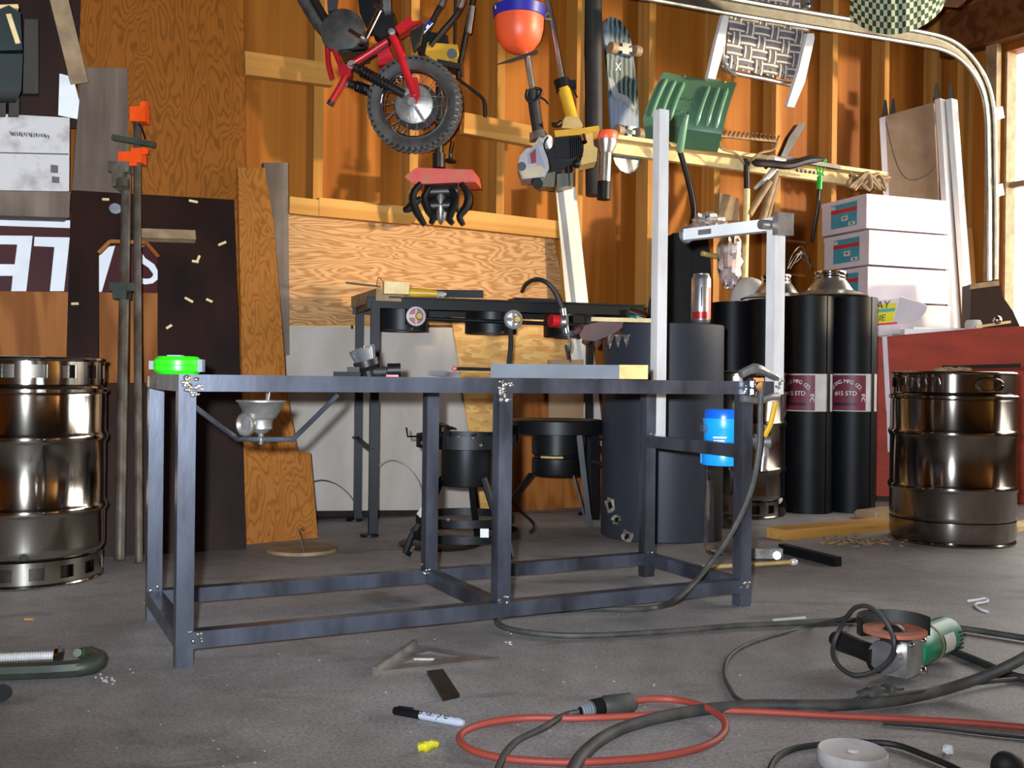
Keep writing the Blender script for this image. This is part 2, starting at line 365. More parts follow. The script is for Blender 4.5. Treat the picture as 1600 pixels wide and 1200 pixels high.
def text(s, size, o, x, y, depth=.0006, align='CENTER'):
    """flat lettering as a mesh: baseline origin o, x = reading direction, y = letter-up direction; returns B"""
    cu = bpy.data.curves.new('t', 'FONT'); cu.body = s; cu.size = size; cu.align_x = align; cu.extrude = depth / 2; cu.resolution_u = 3
    ob = bpy.data.objects.new('t', cu); C.objects.link(ob); dg = bpy.context.evaluated_depsgraph_get(); me = bpy.data.meshes.new_from_object(ob.evaluated_get(dg))
    b = B(); b.bm.from_mesh(me); bpy.data.objects.remove(ob); bpy.data.curves.remove(cu); bpy.data.meshes.remove(me)
    x, y = V(x).normalized(), V(y).normalized(); z = x.cross(y)
    for v in b.bm.verts: v.co = V(o) + x * v.co.x + y * v.co.y + z * v.co.z
    return b
UP = V((0, 0, 1))
def quad4(pts, th):
    p = [V(q) for q in pts]; n = (p[1] - p[0]).cross(p[3] - p[0]).normalized(); return B().prism(p, n * th)
# ---------------------------------------------------------------- the room
ST('floor', B().box((0, 2, -.05), (14, 14, .1)), 'floor')
OFFS = -.089
wall = ST('wall_back', B().prism([WL(-2.6, 0, OFFS), WL(SC + .1, 0, OFFS), WL(SC + .1, 3.0, OFFS), WL(-2.6, 3.0, OFFS)], nW * .012), 'sheath')
for k in range(-7, 9):
    s = 1.40 + .404 * k - 0.0
    mk('stud', B().box(WL(s, 1.43, OFFS / 2), (.038, .089, 2.80), (dW, nW, UP)).bev(.003, 1), 'stud', wall)
mk('corner_stud', B().box(WL(SC - .03, 1.43, OFFS / 2), (.038, .089, 2.80), (dW, nW, UP)).bev(.003, 1), 'stud', wall)
mk('bottom_plate', B().beam(WL(-2.6, .02, OFFS / 2), WL(SC, .02, OFFS / 2), .089, .04), 'dark_ply', wall)  # wood coloured dark for the shade at the foot of the wall
mk('top_plate', B().beam(WL(-2.6, 2.86, OFFS / 2), WL(SC, 2.86, OFFS / 2), .089, .08), 'pine_d', wall)
def girt(px0, y0, px1, y1, h, off=.019, m='pine_d', name='girt', t=.038):
    a, b = W(px0, y0, off), W(px1, y1, off); return mk(name, B().beam(a, b, t, h).bev(.003, 1), m, wall)
girt(381, 100, 517, 118, .085)
girt(722, 193, 842, 216, .085)
girt(930, 222, 1380, 285, .085, m='woodend')  # pale tone paints the strong sun on this length of rail
girt(1375, 283, 1450, 300, .085)
girt(450, 321, 496, 326, .062, .030, name='sill_board')
girt(496, 324, 640, 338, .070, .032, name='sill_board')
girt(640, 334, 882, 361, .075, .030, name='sill_board')
# ledge on the right-hand girt: the board the tools hang over
mk('ledge', B().beam(W(930, 214, .055), W(1380, 275, .055), .11, .018), 'woodend', wall)  # pale like the girt below it, sunlight put into the colour
# right wall with its long window
HEAD, SILL, U0, U1 = 2.33, .84, .385, 3.95
def rw(u0, u1, z0, z1, off=0, t=.1): return B().prism([RL(u0, z0, off), RL(u1, z0, off), RL(u1, z1, off), RL(u0, z1, off)], dW * t)
wr = ST('wall_right', rw(-.12, U0, 0, 3.0), 'sheath')
mk('lower_boarding', rw(U0, U1, 0, SILL), 'sheath', wr)
mk('upper_boarding', rw(U0, U1, HEAD, 3.0), 'sheath', wr)
V0, V1, VS, VH = 6.5, 8.6, .5, 2.2                      # second window, further along the same wall
mk('middle_boarding', rw(U1, V0, 0, 3.0), 'pine_d', wr); mk('end_boarding', rw(V1, 9.8, 0, 3.0), 'pine_d', wr)
mk('lower_boarding', rw(V0, V1, 0, VS), 'pine_d', wr); mk('upper_boarding', rw(V0, V1, VH, 3.0), 'pine_d', wr)
mk('header', B().beam(RL(0.05, HEAD + .16, .05), RL(U1 + .2, HEAD + .16, .05), .09, .24), 'beam', wr)
mk('stud', B().box(RL(.18, 1.4, .045), (.09, .038, 2.75), (dW, rW, UP)), 'stud', wr)
win = ST('window_1', B().box(RL(U0 + .006, (HEAD + SILL) / 2, -.04), (.08, .012, HEAD - SILL), (dW, rW, UP)), 'woodrot')
mk('jamb', B().box(RL(U1 - .02, (HEAD + SILL) / 2, -.03), (.10, .04, HEAD - SILL), (dW, rW, UP)), 'woodrot', win)
mk('mullion', B().beam(RL(U0, 1.62, -.05), RL(U1, 1.62, -.05), .035, .03), 'woodrot', win)
for u in (1.6, 2.85): mk('mullion', B().beam(RL(u, SILL, -.05), RL(u, HEAD, -.05), .03, .035, rW), 'woodrot', win)
mk('window_sill', B().beam(RL(U0, SILL, .0), RL(U1, SILL, .0), .16, .03), 'woodrot', win)
win2 = ST('window_2', B().beam(RL(V0, VS, 0), RL(V1, VS, 0), .16, .03), 'woodrot')
mk('mullion', B().beam(RL((V0 + V1) / 2, VS, -.05), RL((V0 + V1) / 2, VH, -.05), .03, .035, rW), 'woodrot', win2)
# ceiling, far-left and rear walls
ST('ceiling', B().prism([WL(-2.7, 3.0, -.1), WL(SC + .1, 3.0, -.1), WL(SC + .1, 3.0, -.1) + rW * 9.8, WL(-2.7, 3.0, -.1) + rW * 9.8], UP * .1), 'roof')
for i in range(5):
    a = WL(SC - 1.0 - i * 1.2, 2.95, 0); ST('trim_%d' % (i + 1), B().beam(a, a + rW * 6.5, .045, .10), 'beam')
ST('wall_left', B().prism([WL(-2.6, 0, -.1), WL(-2.6, 0, -.1) + rW * 9, WL(-2.6, 3, -.1) + rW * 9, WL(-2.6, 3, -.1)], -dW * .1), 'sheath')
ST('wall_rear', B().prism([WL(-2.7, 0, 0) + rW * 7.6, WL(6, 0, 0) + rW * 7.6, WL(6, 3, 0) + rW * 7.6, WL(-2.7, 3, 0) + rW * 7.6], rW * .1), 'pine_d')
for u0, u1, z0, z1 in ((U0, U1, SILL, HEAD), (V0, V1, VS, VH)):                  # portals only guide the sky sampling
    pl = bpy.data.lights.new('window_portal', 'AREA'); pl.shape = 'RECTANGLE'; pl.size = u1 - u0; pl.size_y = z1 - z0; pl.cycles.is_portal = True
    po = bpy.data.objects.new('window_portal', pl); C.objects.link(po); x_ = rW
    if -(x_.cross(UP)).dot(dW) > 0: x_ = -rW
    po.matrix_world = Matrix.Translation(RL((u0 + u1) / 2, (z0 + z1) / 2, -.12)) @ Matrix((x_, UP, x_.cross(UP))).transposed().to_4x4()
# ---------------------------------------------------------------- sheet goods on and against the back wall
S('plywood_sheet', 'tall orange plywood sheet covering the wall left of the minibike', 'plywood', quad4([W(100, 760, .003), W(392, 760, .003), W(380, -40, .003), W(128, -40, .003)], -.016), 'ply_v')
S('grey_lumber', 'grey weathered board standing upright behind the notched plank', 'lumber', quad4([W(430, 700, .03), W(454, 700, .03), W(450, 254, .045), W(412, 254, .045)], -.03), 'ply_grey')
o1, o2, o3, o4 = G(384, 851), G(497, 840), W(446, 262, .075), W(374, 262, .075)
nn = (o2 - o1).cross(o4 - o1).normalized()
pl_ = lambda x, y: PL(x, y, o1, nn)
S('notched_plank', 'leaning knotty orange plank with a notch cut into its lower right', 'plank',
  B().prism([o1, G(497, 840), pl_(485, 707), pl_(465, 705), pl_(448, 610), pl_(440, 500), pl_(428, 350), pl_(414, 262), pl_(372, 262)], nn * -.018), 'ply_v2')
# dark panel with a cut-out
q1, q2, q4 = G(95, 874), G(385, 858), W(112, 297, .078)
nd = (q2 - q1).cross(q4 - q1).normalized(); pd = lambda x, y, f=0: PL(x, y, q1, nd) + nd * f
if nd.y > 0: nd = -nd
t = T('dark_board', 'large dark brown board with a chamfered cut-out behind the pipe clamps', 'board', (q1 + q2) / 2)
hole = [pd(153, 598), pd(247, 598), pd(247, 402), pd(228, 380), pd(172, 378), pd(154, 396)]
mk('panel_board', B().plate([q1, q2, pd(365, 312), pd(111, 297)], [hole], nd * -.018), 'dark_ply', t)
mk('cutout_edge', B().beam(pd(154, 396, .004), pd(172, 378, .004), .012, .006, nd).beam(pd(172, 378, .004), pd(228, 380, .004), .012, .006, nd).beam(pd(228, 380, .004), pd(247, 402, .004), .012, .006, nd), 'ply_brown', t, 'bare wood chamfer around the cut-out')
mk('cleat', B().beam(pd(208, 370, .016), pd(304, 373, .016), .034, .03, nd), 'woodrot', t, 'grey wooden strip fixed across the board')
for i, (x, y, a) in enumerate(((347, 381, .6), (310, 404, 1.2), (305, 409, 0), (295, 469, -.4), (327, 470, -.3), (264, 511, .7), (302, 315, 0), (165, 312, .2), (117, 475, .2))):
    e = V((math.cos(a), 0, math.sin(a))); e = (e - nd * e.dot(nd)).normalized()
    mk('bare_wood_chip', B().box(pd(x, y, .002), (.022 if i % 3 else .03, .008, .003), (e, nd.cross(e), nd)), 'woodend', t, 'pale chip in the dark surface' if i == 0 else None)
mk('round_badge', B().lathe([(0, .004), (.016, .004), (.020, 0), (0, 0)], pd(180, 326, .002), nd, 20).lathe([(.006, .007), (.009, .007), (.009, .003)], pd(180, 326, .002), nd, 16), 'grey', t, 'small grey round disc')
# upside-down sign on its plywood backing, behind the dark panel
a1, a2, a4 = W(-60, 604, .16), W(250, 604, .10), W(-60, 300, .16)
SY = .046
def sg(px, py, f=0): return W(px, py, SY + f)
t = T('sign_board', 'maroon sign with white lettering upside down on orange plywood backing', 'sign', sg(90, 700))
mk('backing_board', B().prism([sg(-80, 815), sg(250, 815), sg(250, 334), sg(-80, 330)], nW * .014), 'ply_brown', t)
mk('sign_face', B().prism([sg(-80, 454, .003), sg(250, 458, .003), sg(250, 342, .003), sg(-80, 336, .003)], nW * .003), 'maroon', t)
def letter(pts): mk('letter', B().prism([sg(x, y, .006) for x, y in pts], nW * .003), 'paper', t)
letter([(0, 368), (51, 368.5), (41, 455), (17.5, 455), (20, 431), (-8, 431), (-8, 412.5), (23, 413), (27, 382), (-8, 381.5), (-8, 368)])
letter([(54, 370), (109, 371), (100, 455), (78, 455), (85, 386), (53, 384.5)])
letter([(150, 388), (180, 384), (159, 456), (140, 456)])
mk('letter', text('S', .22, sg(230, 376, .006), -dW, -UP, .003), 'paper', t)
mk('border_stripe', B().prism([sg(-80, 350, .006), sg(250, 361, .006), sg(250, 350, .006), sg(-80, 337, .006)], nW * .003), 'paper', t)
# galvanised ledge plus box above the sign
S('ledge_board', 'dull grey metal faced shelf holding the scuffed white box', 'shelf', B().prism([W(-80, 334, .17), W(108, 340, .17), W(110, 300, .17), W(-80, 297, .17)], nW * .11).bev(.003, 1), 'ply_grey')
t = T('storage_carton', 'scuffed white cardboard box with dark scribbled writing, upper left', 'box', W(20, 298, .25))
bl, br_, tr_, tl = W(-70, 296, .16), W(108, 299, .16), W(109, 184, .16), W(-70, 174, .16)
mk('carton_body', B().prism([bl, br_, tr_, tl], nW * .13).bev(.006, 2), 'white_dirty', t)
mk('lid_edge', B().beam(W(-70, 237, .163), W(107, 241, .163), .003, .004), 'inkgrey', t)
hw = B(); hr = random.Random(3)
for i in range(17):
    x = 15 + i * 3.75; y = 207 + i * .28
    for k in range(hr.choice((2, 3, 3))): hw.beam(W(x + hr.uniform(-1, 1.6), y + hr.uniform(-2.5, 0), .1635), W(x + hr.uniform(-.5, 2.6), y + hr.uniform(2, 5.5), .1635), .0015, .0026)
mk('handwriting', hw, 'inkgrey', t, 'smudged illegible handwriting')
mk('print_patch', B().box(W(85, 264, .162), (.022, .002, .025), (dW, nW, UP)).box(W(87, 281, .162), (.022, .002, .02), (dW, nW, UP)), 'inkgrey', t)
S('grey_plywood_offcut', 'grey weathered plywood piece standing beside the white box', 'plywood', quad4([W(110, 330, .03), W(203, 330, .03), W(199, 107, .02), W(127, 105, .02)], -.012), 'ply_grey')
S('paper_sheet', 'pale blue white sheet of paper propped above the white box', 'paper', quad4([W(91, 180, .10), W(121, 186, .10), W(124, 158, .10), W(114, 120, .10), W(93, 115, .10)], -.002), 'paper')
S('leaning_board', 'long dusty board leaning diagonally at the upper left', 'board', B().beam(W(124, 130, .12), W(86, -25, .22), .016, .055, dW), 'woodrot')
t = T('green_case', 'dark green metal case with a pale strap at the upper left edge', 'case', W(10, 140, .3))
mk('case_body', B().prism([W(-40, 142, .36), W(33, 142, .36), W(36, 84, .36), W(-40, 84, .36)], nW * .3).bev(.006), 'darkgreen', t)
mk('case_lid', B().prism([W(-40, 80, .37), W(35, 78, .37), W(32, 20, .37), W(14, 8, .37), W(-40, 30, .37)], nW * .3).bev(.006), 'darkgreen', t)
mk('strap', B().beam(W(13, 22, .375), W(28, 68, .375), .006, .014, dW), 'woodend', t)
mk('pale_rim', B().beam(W(-30, 14, .35), W(28, 12, .35), .03, .012), 'woodend', t)
S('shade_backing', 'added dark board standing in for the shade behind the green case', 'board', quad4([W(-60, 200, .002), W(127, 200, .002), W(127, -40, .002), W(-60, -40, .002)], -.012), 'dark_ply')  # added sheet that darkens the wall where deep shade lies
S('shaded_frame_post', 'upright board coloured dark for the shade behind the green case', 'board', quad4([W(36, 146, .16), W(60, 146, .16), W(60, 30, .16), W(38, 30, .16)], -.03), 'shaded_board')  # shade of the deep bay put into the post's colour
S('shelf_post', 'brownish wooden upright under the green case', 'lumber', quad4([W(-6, 180, .2), W(9, 180, .2), W(9, 143, .2), W(-6, 143, .2)], -.03), 'shaded_board')
S('shelf_post', 'brownish wooden upright beside the paper sheet, right of its twin', 'lumber', quad4([W(14, 180, .2), W(30, 180, .2), W(30, 144, .2), W(14, 144, .2)], -.03), 'shaded_board')
# boards on the lower wall
S('fir_panel', 'wide pale plywood panel with wavy grain behind the camp stove', 'plywood', quad4([W(440, 508, .022), W(893, 508, .022), W(863, 362, .012), W(450, 332, .012)], -.011), 'ply_h')
S('osb_sheet', 'orange strand board sheet low on the wall behind the stove', 'strand board', quad4([W(438, 800, .008), W(660, 806, .008), W(660, 440, .006), W(448, 430, .006)], -.006), 'osb')
S('osb_sheet', 'broad strand board sheet leaning behind the pan burner', 'strand board', quad4([W(752, 802, .06), W(960, 790, .05), W(876, 470, .034), W(702, 470, .034)], -.01), 'osb')
S('drywall_sheet', 'grey beige drywall piece leaning low on the wall beside the plank', 'drywall', quad4([W(452, 800, .045), W(745, 800, .05), W(728, 512, .033), W(446, 510, .033)], -.008), 'drywall')
S('orange_ply_offcut', 'scratched orange plywood offcut behind the pan burner', 'plywood', quad4([G(800, 800), G(938, 790), W(930, 610, .10), W(792, 612, .10)], -.012), 'ply_brown')
S('short_stud', 'short upright wood block beside the end of the pale plywood panel', 'lumber', B().beam(W(890, 500, .04), W(884, 372, .04), .035, .05, dW), 'stud')
S('pink_board', 'pinkish brown board edge standing behind the grey bar', 'board', quad4([W(858, 700, .13), W(912, 700, .13), W(912, 562, .11), W(858, 562, .11)], -.012), 'hard')
S('white_gutter', 'white weathered gutter length leaning below the trimmers', 'gutter', B().prism([W(868, 292, .05), W(888, 292, .05), W(888, 292, .012), W(868, 292, .012)], V((0, 0, 0)) + W(905, 700, .11) - W(868, 292, .05)).prism([W(880, 292, .07), W(899, 292, .055), W(899, 292, .04), W(880, 292, .05)], W(926, 700, .12) - W(880, 292, .07)), 'gutter')
S('wood_scrap', 'blotchy plywood scrap propped above the crumpled bag', 'plywood', B().prism([W(1120, 345, .02), W(1145, 345, .02), W(1143, 306, .01), W(1122, 302, .01)], nW * -.012).prism([W(1145, 345, .02), W(1153, 345, .02), W(1152, 310, .01), W(1144, 308, .01)], nW * -.01), 'woodrot')
mk('base_strip', B().beam(W(440, 803, .06), W(660, 801, .06), .01, .02), 'mill_dark', wall)
# pipe clamps
def pipe_clamp(name, label, x0, y0, x1, y1, r):
    a, b = G(x0, y0), P(x1, y1, W(x1, y1, .12).y); t = T(name, label, 'clamp', a, 'pipe clamps against the dark panel'); mk('pipe', B().cyl(a, b, r, 12), M['pipe'], t); return t, a, b
M['pipe'] = mat('rusty_galvanised_pipe', '7c7468', '5c4c3c', .5, .6, (1, 1, .4), 20)
M['clampgreen'] = mat('dull_green_iron', '4c5444', '383c34', .5, .4)
t, a, b = pipe_clamp('pipe_clamp', 'rusty pipe clamp with orange jaw at mid height, left of the pair', 187, 876, 198, 240, .016)
L = lambda y: a + (b - a) * ((876 - y) / 636)
mk('clamp_jaw', B().box(L(252) + V((.03, -.03, 0)), (.075, .05, .035)).box(L(246) + V((.06, -.04, .01)), (.05, .02, .02)).box(L(262) + V((.02, -.035, 0)), (.06, .02, .016)).bev(.006).rough(.002), 'orange_c', t)
mk('clamp_screw_block', B().box(L(268) + V((-.01, -.025, 0)), (.07, .045, .035)).box(L(284) + V((-.012, -.025, 0)), (.04, .045, .07)).cyl(L(290) + V((0, -.03, 0)), L(305) + V((0, -.03, 0)), .022, 12).bev(.004), 'pipe', t)
mk('sliding_jaw', B().box(L(469) + V((.01, -.02, 0)), (.085, .045, .026)).box(L(478) + V((0, -.02, 0)), (.045, .045, .04)).bev(.005), 'clampgreen', t)
t, a, b = pipe_clamp('pipe_clamp', 'taller pipe clamp with orange jaw on top and green crossbar, right of the pair', 217, 880, 214, 188, .012)
L = lambda y: a + (b - a) * ((880 - y) / 692)
mk('clamp_jaw', B().box(L(180) + V((.012, -.005, 0)), (.05, .045, .05)).box(L(172) + V((.03, -.01, .01)), (.02, .03, .035)).bev(.006).rough(.002), 'orange_c', t)
mk('crank_bar', B().beam(L(228) + V((-.075, -.02, .012)), L(234) + V((.065, -.02, 0)), .018, .018).cyl(L(216) + V((-.07, -.02, -.01)), L(224) + V((-.066, -.02, 0)), .01, 8).bev(.003), 'clampgreen', t)
mk('wire_loop', B().tube(smooth([L(195) + V((.01, -.01, 0)), L(205) + V((.02, -.01, 0)), L(222) + V((.03, -.01, 0))], 4), .003, 6), 'black', t)
# ---------------------------------------------------------------- welded steel stand in the foreground
AT = R(26.4); ta = V((math.cos(AT), math.sin(AT), 0)); tb = V((-math.sin(AT), math.cos(AT), 0)); tw = .032
LT, WT, HT = 1.318, .415, .549
FL0 = V((-.606, 1.937, 0)) + tb * tw / 2
def tp(u, v, z=0): return FL0 + ta * u + tb * v + V((0, 0, z))       # table frame: u along, v depth, z up
t = T('steel_stand', 'welded bare steel tube stand with two tall uprights filling the foreground', 'stand', tp(LT / 2, WT / 2))
def bar(name, p, q, up=UP, m='mill', lab=None, w_=tw, h_=tw, ext=0): return mk(name, B().beam(p, q, w_, h_, up, ext).bev(.004, 2), m, t, lab)
for u, v, z0 in ((0, 0, 0), (LT, 0, 0), (0, WT, 0), (LT, WT, 0), (LT / 2 + .004, 0, .034), (LT / 2 + .004, WT, .034)): bar('leg', tp(u, v, z0), tp(u, v, HT - tw), tb)
zt = HT - tw / 2; zb = .05
bar('top_rail', tp(-tw * .5, 0, zt), tp(LT + tw / 2, 0, zt)); bar('top_rail', tp(-tw / 2, WT, zt), tp(LT + tw / 2, WT, zt))
for u in (0, LT / 2 + .004, LT): bar('top_rail', tp(u, tw / 2, zt), tp(u, WT - tw / 2, zt))
for v in (0, WT):
    for a_, b_ in ((tw / 2, LT / 2 - .012), (LT / 2 + .02, LT - tw / 2)): bar('bottom_rail', tp(a_, v, zb), tp(b_, v, zb))
for u in (0, LT / 2 + .004, LT): bar('bottom_rail', tp(u, tw / 2, zb), tp(u, WT - tw / 2, zb))
bar('shelf_bar', tp(LT, tw / 2, .379), tp(LT, WT - tw / 2, .379))
ub = tp(LT + tw * 1.02, WT); bar('upright', ub + V((0, 0, .37)), V((ub.x, ub.y, P(1043, 173, ub.y).z)), tb, 'ground')
uf = tp(LT + .097, .002); uz = P(1213, 340, uf.y).z
bar('upright', uf + V((0, 0, HT - tw)), V((uf.x, uf.y, uz)), tb, 'ground')
bar('stub_rail', tp(LT + tw / 2, 0, zt), tp(LT + .097 - tw / 2, 0, zt))
# swing arm between the uprights
p0 = P(1203, 352, uf.y + .02); p1 = P(1074, 367, ub.y - .06)
mk('swing_arm', B().beam(p0, p1, .030, .030).bev(.004), 'white', t, 'white square swing arm with ringed end')
ax = (p1 - p0).normalized(); sx = ax.cross(UP).normalized()
mk('arm_collar', B().tube([p1 + ax * .004 + (UP * math.cos(a) + sx * math.sin(a)) * .018 for a in [k * math.pi / 8 for k in range(16)]], .006, 8, True), 'alu', t)
mk('hinge_bracket', B().box(V((uf.x, uf.y, uz - .02)) - tb * .026, (.05, .02, .055), (ta, tb, UP)).cyl(V((uf.x, uf.y, uz - .02)) - ta * .05, V((uf.x, uf.y, uz - .02)) + ta * .03, .012, 12).cyl(V((uf.x, uf.y, uz - .03)) + UP * .02, V((uf.x, uf.y, uz + .012)), .006, 8).bev(.003), 'castalu', t)
mk('arm_label', B().box(p0.lerp(p1, .72) - sx * .016, (.0, .045, .012), (sx, ax, UP)).box(p0.lerp(p1, .72) - sx * .0155, (.002, .05, .014), (sx, ax, UP)), 'inkgrey', t)
rod = [tp(.035, .05, .495), tp(.04, .05, .475)] ; rY = 2.06
rp = [P(302, 634, 1.99), P(366, 682, 2.05), P(378, 686, 2.06), P(450, 686, 2.10), P(462, 682, 2.11), P(527, 618, 2.19)]
mk('bent_rod', B().tube(smooth(rp, 3), .0052, 8), 'mill', t, 'bent round steel rod under the left half')
random.seed(4)
def weld(c, n, r, s=.006):
    b = B()
    for i in range(n): b.ell(c + ta * random.uniform(-r, r) + UP * random.uniform(-r, r) + tb * random.uniform(-.002, .002), (s * random.uniform(.6, 1.2), s * .6, s * random.uniform(.5, 1.1)), (ta, tb, UP), 8, 5)
    mk('weld_bead', b, 'weld', t)
weld(tp(.004, -.017, HT - .018), 12, .014); weld(tp(.018, -.017, HT - .03), 7, .010, .005); weld(tp(LT / 2 + .004, -.017, HT - .02), 12, .015); weld(tp(LT / 2, -.017, HT - .04), 6, .010)
weld(tp(LT / 2 + .004, -.017, .07), 6, .012, .004); weld(tp(LT, -.017, HT - .02), 6, .012, .005); weld(tp(LT - .003, -.017, .055), 8, .012, .005); weld(tp(.02, -.017, .055), 6, .012, .004)
weld(tp(LT / 2 - .012, WT - .017, .07), 5, .012, .004); weld(tp(LT, -.0, .39), 5, .014, .005); weld(uf - tb * .017 + UP * (HT - .005), 7, .011, .005); weld(tp(LT, WT - .02, .39), 5, .012, .004)
weld(tp(LT, WT - .018, .06), 5, .01, .004); weld(tp(0, WT - .018, .07), 4, .01, .004); weld(tp(0, -.010, .004), 3, .008, .003)
mk('tube_end_plug', B().box(tp(-.017, WT, zt), (.004, .024, .024), (ta, tb, UP)), 'woodrot', t, 'brown open end of the back rail')
# ---- things on the stand
ZT = HT
def ont(px, py, v): # point on the stand's top at depth fraction v for a pixel column
    x, z = ray(px, py); o = tp(0, v * WT); k = o.dot(tb) / V((x, 1, 0)).dot(tb); return V((x * k, k, ZT))
c = ont(278, 575, .62); t = T('green_case', 'round lime green plastic case with grey clips on the stand corner', 'case', c)
mk('case_body', B().lathe([(0, 0), (.040, 0), (.049, .008), (.050, .019), (.049, .030), (.040, .038), (0, .038)], c, UP, 28), 'lime', t)
mk('seam_band', B().lathe([(.0495, .018), (.0512, .019), (.0495, .020)], c, UP, 28), 'lime', t)
for s_, h_ in ((1, .026), (-1, .018)): mk('clip', B().box(c + V((.051 * s_, -.006, .019)), (.010, .020, h_)).bev(.002), 'grey', t, 'grey clip')
mk('top_tab', B().box(c + V((-.005, 0, .0395)), (.03, .02, .003)).bev(.001), 'grey', t)
# wire brush head
c = ont(572, 585, 1.0); ex = V((1, 0, 0)); ey = V((0, 1, 0)); t = T('wire_cup_brush', 'wire cup brush with silver bristles lying tilted on the stand', 'brush', c)
axb = V((-.28, -.1, .95)).normalized(); x_, y_, _ = frame(axb); b0 = c + V((.004, 0, .020))
br = B(); rr = random.Random(5)
for i in range(170):
    a = rr.uniform(0, 2 * math.pi); r_ = rr.uniform(.014, .030); d_ = x_ * math.cos(a) + y_ * math.sin(a)
    br.tube([b0 + axb * .012 + d_ * r_ * .8, b0 + axb * rr.uniform(.046, .056) + d_ * r_ * 1.08], .0011, 3)
mk('bristles', br, 'alu', t, 'silver steel bristles', kind='stuff')
mk('cup', B().lathe([(0, 0), (.020, 0), (.030, .010), (.031, .026), (.027, .026), (.02, .012), (0, .012)], b0 - axb * .004, axb, 24), 'mill_dark', t)
mk('shank', B().tube([b0 - axb * .002, b0 - axb * .02], .011, 8), 'mill_dark', t)
c2 = ont(545, 588, 1.0); S('flat_tool', 'flat black tool lying left of the wire cup brush', 'tool', B().prism([c2 + V(q) for q in ((-.036, -.01, 0), (.03, -.015, 0), (.035, .015, 0), (.0, .018, 0), (-.034, .006, 0))], UP * .012).box(c2 + V((.012, 0, .016)), (.03, .02, .016)).bev(.003), 'black', loc=c2)
c3 = ont(612, 578, 1.0); t = T('cylinder_tool', 'short black cylinder tool beside the wire cup brush', 'tool', c3)
mk('barrel', B().cyl(c3 + V((-.01, -.004, .017)), c3 + V((.022, .0, .018)), .017, 20).bev(.003), 'black', t)
mk('body', B().cyl(c3 + V((-.045, -.004, .012)), c3 + V((-.01, -.004, .014)), .012, 14).bev(.002), 'rubber', t)
mk('red_foot', B().box(c3 + V((.004, -.01, .003)), (.03, .02, .006)), 'red', t, 'small red edge underneath')
c = ont(726, 583, .42); t = T('notepad', 'white paper pad lying on the stand behind the middle leg', 'notepad', c)
for i in range(4): mk('sheet', B().grid(lambda u, v, i=i: c + ta * ((u - .5) * .15) + tb * ((v - .5) * .10) + UP * (.0032 * i + .0016 + .05 * max(0, .22 - u) ** 1.5), 8, 3, .003), 'paper', t)
t = T('pen', 'dark pen with a reddish end lying on the notepad', 'pen', c + UP * .017)
pa, pb = c + ta * -.03 + UP * .021 - tb * .01, c + ta * .075 + UP * .020 - tb * .02
mk('barrel', B().cyl(pa, pb, .004, 10), 'black', t); mk('end_cap', B().ell(pa, (.006, .006, .006)), 'redfaded', t, 'reddish round end')
ca, cb = ont(770, 585, .30), ont(950, 585, .30); e1 = (V((1, -.10, 0))).normalized(); e2 = V((.10, 1, 0)).normalized(); c = ont(868, 590, .06)
t = T('grey_bar', 'long blue grey bar with a tan cut end lying on the stand', 'bar', c)
mk('bar_body', B().box(c + UP * .0165, (.285, .075, .031), (e1, e2, UP)).bev(.002), 'steelblock', t)
e3 = V((.92, -.4, 0)).normalized()
mk('cut_end', B().prism([c + e1 * .1425 - e2 * .037 + UP * .0015, c + e1 * .1425 + e2 * .037 + UP * .0015, c + e1 * .158 + e2 * .037 + UP * .0015, c + e1 * .205 - e2 * .037 + UP * .0015], UP * .031), 'kraft', t, 'tan cut end')
# ground clamp with its cable
k0 = P(1150, 588, 2.48); t = T('ground_clamp', 'steel welding ground clamp gripping the stand corner below the short upright', 'clamp', tp(LT + .02, 0, HT))
jz = HT + .004
mk('jaw', B().tube(smooth([tp(LT - .035, -.03, jz + .012), tp(LT + .0, -.035, jz + .026), tp(LT + .035, -.03, jz + .020), tp(LT + .085, -.025, jz + .004)], 4), [.011] * 4 + [.013] * 4 + [.010] * 4 + [.006], 8), 'castalu', t)
mk('jaw', B().tube(smooth([tp(LT - .03, -.03, jz - .046), tp(LT + .02, -.034, jz - .050), tp(LT + .06, -.03, jz - .042), tp(LT + .085, -.025, jz - .040)], 4), .009, 8), 'castalu', t)
mk('pivot', B().cyl(tp(LT + .01, -.022, jz - .018), tp(LT + .01, -.05, jz - .018), .012, 14).box(tp(LT + .012, -.035, jz - .018), (.032, .012, .045), (ta, tb, UP)).bev(.003), 'chrome', t)
mk('spring', B().tube([tp(LT - .012 + .012 * math.cos(i * .9), -.036, jz - .010 + .012 * math.sin(i * .9)) + tb * (-.0012 * i) for i in range(14)], .002, 6), 'mill', t)
cab = [tp(LT + .02, -.045, jz - .005), P(1188, 640, 2.50), P(1186, 700, 2.50), P(1172, 770, 2.47), P(1140, 838, 2.45), P(1102, 890, 2.47), G(1062, 932, .06), G(1030, 948, .012), G(985, 952, .009), G(920, 952, .009), G(840, 956, .009), G(790, 962, .009), G(776, 972, .009), G(800, 984, .009), G(860, 992, .009), G(930, 993, .009), G(1040, 987, .009), G(1150, 978, .009), G(1240, 974, .009), G(1330, 969, .009), G(1450, 975, .009), G(1620, 1000, .009)]
S('welding_cable', 'grey welding cable running from the ground clamp down and along the floor', 'cable', B().tube(smooth(cab, 5), .0068, 8), 'rubber_dusty', loc=G(840, 956))
